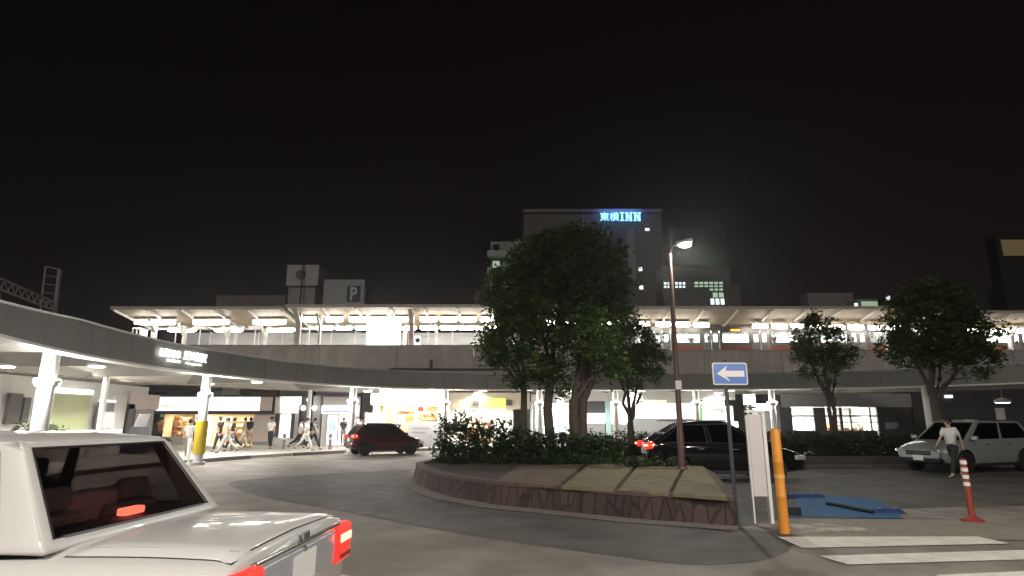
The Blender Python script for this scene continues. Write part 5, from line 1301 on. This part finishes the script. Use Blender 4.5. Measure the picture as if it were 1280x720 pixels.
t, sts, ox = vehicle('black_car', 'glossy black car with its tail light lit, parked behind the blue arrow sign', (5.85,17.45,0), R(-4), st, gh, M_blk, (.78,3.32), .34)
suv_trim(t, ox, 4.2,1.82,1.64,1.02, M_blk, M_rlamp, M_hlamp)
st, gh = suv(3.60,1.66,1.53,.97)
t, sts, ox = vehicle('red_hatchback', 'dark red hatchback with lit tail lights stopped at the kerb by the kiosk', (-6.35,30.5,0), R(30), st, gh, M_redp, (.60,2.90), .30)
suv_trim(t, ox, 3.60,1.66,1.53,.97, M_redp, M_rlamp, M_clear, grille=False)
st, gh = suv(4.55,1.80,1.66,1.04)
t, sts, ox = vehicle('silver_car', 'silver car facing the forecourt behind the walking person', (15.25,20.6,0), PI + R(20), st, gh, M_silver, (.82,3.62), .34)
suv_trim(t, ox, 4.55,1.80,1.66,1.04, M_silver, M_rdull, M_clear)
part(t, 'lamp_bulb', (ox+4.55-.05,-.72,.69), (.1,.1,.08), M_hlamp, bevel=.02)

# ---------------------------------------------------------------- people
def skinned(name, verts, edges, radii, roots, m, parent, sub=1):
    me = bpy.data.meshes.new(name); me.from_pydata([tuple(v) for v in verts], edges, []); me.materials.append(m)
    o = bpy.data.objects.new(name, me); COL.objects.link(o); o.parent = parent; WORLD[o.name] = WORLD[parent.name]
    q = o.modifiers.new('skin', 'SKIN'); q.use_smooth_shade = True
    for i, v in enumerate(me.skin_vertices[0].data):
        v.radius = (radii[i], radii[i]); v.use_root = i in roots
    s_ = o.modifiers.new('smooth', 'SUBSURF'); s_.levels = sub; s_.render_levels = sub
    return o
CLOTH = {}
def cloth(n, c):
    return mat('cloth_'+n, c, .85, noise=(6,.12))
C_ = dict(white=cloth('white',(.72,.71,.68)), black=cloth('black',(.02,.02,.022)), navy=cloth('navy',(.03,.04,.08)), grey=cloth('grey',(.22,.22,.23)), beige=cloth('beige',(.48,.40,.30)), orange=cloth('orange',(.45,.20,.06)), pale=cloth('pale',(.60,.58,.56)))
def person(label, loc, heading, top, bottom, stride=.35, arms=.3, bag=None, H_=1.68, lift=0, name='person'):
    k = H_/1.68
    t = thing(name, label, 'person', loc, heading, 'people on foot'); V = lambda *a: Vector(a)*k
    def leg(sg, a, b):
        hip = V(0, sg*.09, .0); kn = hip + V(math.sin(a)*.42, .0, -math.cos(a)*.42); an = kn + V(math.sin(a-b)*.42, 0, -math.cos(a-b)*.42)
        toe = an + V(.15*math.cos(max(0,-(a-b))*.6), 0, -.04 - .10*max(0, -(a-b)-.2)); heel = an + V(-.05,0,-.045); return hip, kn, an, toe, heel
    Lg = [leg(1, stride, .06), leg(-1, -stride, .18 + stride*.6)]
    low = min(min(q[3].z, q[4].z) for q in Lg); pz = -low + .025*k
    up = V(0,0,0) + Vector((0,0,pz))
    Lg = [[p + up for p in q] for q in Lg]
    pel = up + V(0,0,.06); waist = up + V(.005,0,.20); chest = up + V(.015,0,.40); neck = up + V(.02,0,.56); head = up + V(.045,0,.70); crown = up + V(.04,0,.775)
    arms_ = []
    for sg, a in ((1, -arms), (-1, arms)):
        sh = up + V(.01, sg*.165, .50); el = sh + V(math.sin(a)*.27, sg*.018, -math.cos(a)*.27); f = a + .25
        wr_ = el + V(math.sin(f)*.24, sg*.0, -math.cos(f)*.24); hnd = wr_ + V(math.sin(f)*.08, 0, -math.cos(f)*.08); arms_.append((sg, sh, el, wr_, hnd, f))
    # body
    vs = [pel, waist, chest, neck, head, crown]; ra = [.10,.10,.11,.052,.088,.055]; ed = [(0,1),(1,2),(2,3),(3,4),(4,5)]; roots = {0}
    nose = head + V(.105,0,-.01); vs.append(nose); ra.append(.014); ed.append((4,6))
    for q in Lg:
        b = len(vs); vs += [q[0], q[1], q[2], q[3]]; ra += [.085,.055,.038,.03]; ed += [(0,b),(b,b+1),(b+1,b+2),(b+2,b+3)]
    for (sg, sh, el, wr_, hnd, f) in arms_:
        b = len(vs); vs += [sh, el, wr_, hnd]; ra += [.05,.038,.026,.03]; ed += [(2,b),(b,b+1),(b+1,b+2),(b+2,b+3)]
        dn = V(math.sin(f), 0, -math.cos(f))
        for j, ln in enumerate((.06,.075,.07,.055)):
            c = len(vs); p0 = hnd + V(.024-.016*j,0,0); vs += [p0, p0 + dn*ln*.6, p0 + dn*ln + V(.01,-sg*.02,0)]; ra += [.009,.008,.006]; ed += [(c,c+1),(c+1,c+2)]; roots.add(c)
        c = len(vs); p0 = wr_ + dn*.03; vs += [p0, p0 + V(.035,0,-.01), p0 + V(.045,0,-.045)]; ra += [.012,.010,.008]; ed += [(c,c+1),(c+1,c+2)]; roots.add(c)
    skinned('body', vs, ed, [r*k for r in ra], roots, M_skin, t)
    # shirt with sleeves
    vs = [up + V(0,0,.02), waist, chest, up + V(.015,0,.50)]; ra = [.142,.132,.140,.075]; ed = [(0,1),(1,2),(2,3)]
    for (sg, sh, el, wr_, hnd, f) in arms_:
        b = len(vs); vs += [sh, sh.lerp(el,.55), sh.lerp(el,.85)]; ra += [.078,.064,.058]; ed += [(2,b),(b,b+1),(b+1,b+2)]
    skinned('shirt', vs, ed, [r*k for r in ra], {0}, top, t)
    vs = [pel + V(0,0,.06), pel - V(0,0,.04)]; ra = [.130,.13]; ed = [(0,1)]
    for q in Lg:
        b = len(vs); vs += [q[0].lerp(q[1],.12), q[1], q[1].lerp(q[2],.9)]; ra += [.098,.075,.058]; ed += [(1,b),(b,b+1),(b+1,b+2)]
    skinned('trousers', vs, ed, [r*k for r in ra], {0}, bottom, t)
    for q in Lg:
        vs = [q[4], q[3]]; skinned('shoe', vs, [(0,1)], [.042*k,.032*k], {0}, M_black, t)
    mb = MB(); mb.sphere(head + V(-.018,0,.035), .112*k, 14, 0, (1.02,.92,.98)); 
    hair = mb.build('hair', M_hair, t, world=False, smooth=60)
    for sg in (1,-1):
        mb = MB(); mb.sphere(head + V(0,sg*.088,-.01), .024*k, 8, 0, (1,.5,1.4)); mb.build('ear', M_skin, t, world=False, smooth=60)
        mb = MB(); mb.sphere(head + V(.083,sg*.032,.012), .010*k, 8); mb.build('eye', M_hair, t, world=False, smooth=60)
    mb = MB(); mb.obox(head + V(.088,0,-.045), (.01*k,.045*k,.01*k)); mb.build('mouth', mat('lip',(.30,.12,.10),.6), t, world=False)
    if bag:
        b_ = thing('backpack', bag, 'bag', WORLD[t.name] @ (chest + V(-.22,0,-.06)), heading)
        mb = MB(); mb.obox((0,0,0), (.17*k,.30*k,.42*k)); mb.build('pack', C_['black'], b_, world=False, bevel=.05)
        for sg in (1,-1):
            mb = MB(); mb.tube([(.06,sg*.10,.18),(.20,sg*.12,.26),(.34,sg*.12,.20),(.36,sg*.12,.02),(.22,sg*.14,-.14),(.06,sg*.12,-.16)], .018, 6); mb.build('strap', C_['black'], b_, world=False)
    if lift: t.location.z += 0
    return t
def pp(px, py, z=.13): return atz(px, py, z)
W_, K_, N_, G_ = C_['white'], C_['black'], C_['navy'], C_['grey']
person('person in white shirt and grey trousers beside the yellow padded column', pp(233,575,0), R(100), W_, G_, .22)
person('person in black standing behind the white shirted person by the yellow padded column', pp(243,563), R(80), K_, K_, .12)
person('person in orange top and dark trousers by the warm display window corner', pp(197,560), R(-20), C_['orange'], K_, .1)
person('person in black just beyond the yellow padding of the column', pp(272,565), R(170), K_, N_, .25)
person('person in white top walking past the warm shop opening', pp(282,566), R(-170), W_, C_['pale'], .45, .5)
person('person in black walking close behind the white top in the warm shop opening', pp(290,563), R(190), K_, K_, .45, .5)
person('person in pale top and pale trousers near the pink end wall', pp(303,560), R(20), C_['beige'], C_['pale'], .3)
person('person in navy with a black backpack facing the warm shop', pp(310,559), R(60), N_, C_['beige'], .25, .3, 'black backpack worn by the person in navy near the pink wall')
person('person in white shirt and black trousers standing before the tall lit poster', pp(337,561), R(-95), W_, K_, .12, .1)
person('person in white shirt and black trousers with wide stride under the globe lamps', pp(374,561), R(5), W_, K_, .55, .6)
person('person in all white pale clothes striding between the two dark trousered walkers', pp(381,563), R(-5), W_, C_['pale'], .45, .5)
person('person in grey shirt with a black backpack striding under the globe lamps', pp(391,562), R(0), G_, K_, .45, .5, 'black backpack worn by the striding person in grey shirt')
person('person in navy vest and grey trousers facing the striped ticket shop', pp(428,557), R(-80), N_, G_, .15)
person('person whose head shows over the roof of the red hatchback, near the cream kiosk panel', pp(482,557), R(-60), K_, K_, .2)
person('person whose head shows over the red hatchback windscreen, by the kiosk window', pp(496,557), R(-120), N_, K_, .2)
person('person in dark clothes between the two hoardings behind the hatchback tail', pp(452,557), R(-90), K_, K_, .2)
person('person in white shirt and dark trousers walking past the bonnet of the silver car', pp(1196,597,0), R(200), W_, K_, .38, .55, H_=1.70)
lastp = None
for i, (x, y) in enumerate(PASS[:7]):
    if lastp is None:
        lastp = person('passenger in dark clothes standing inside the lit train carriage', (x,y,6.53), R(-90), K_, K_, .03, .05, H_=1.6); lastp['group'] = 'passengers in the lit train'
    else:
        c = copy_tree(lastp); c.location = (x,y,6.53); c.rotation_euler = (0,0,random.uniform(0,6.28))

# ---------------------------------------------------------------- thin haze added to the night air for the glow round the lamps
hz = MB().box(-150, -25, -1, 160, 150, 62); ho = hz.build('haze', M_white)
hm = bpy.data.materials.new('night_air'); hm.use_nodes = True; N = hm.node_tree.nodes; N.remove(N['Principled BSDF'])
pv = N.new('ShaderNodeVolumePrincipled'); pv.inputs['Color'].default_value = (.85,.85,.86,1); pv.inputs['Density'].default_value = .0008; pv.inputs['Anisotropy'].default_value = .8
hm.node_tree.links.new(pv.outputs[0], N['Material Output'].inputs['Volume']); ho.data.materials.clear(); ho.data.materials.append(hm)
tag(ho, 'thin night haze added for lamp glow over the whole station forecourt', 'haze', kind='stuff')
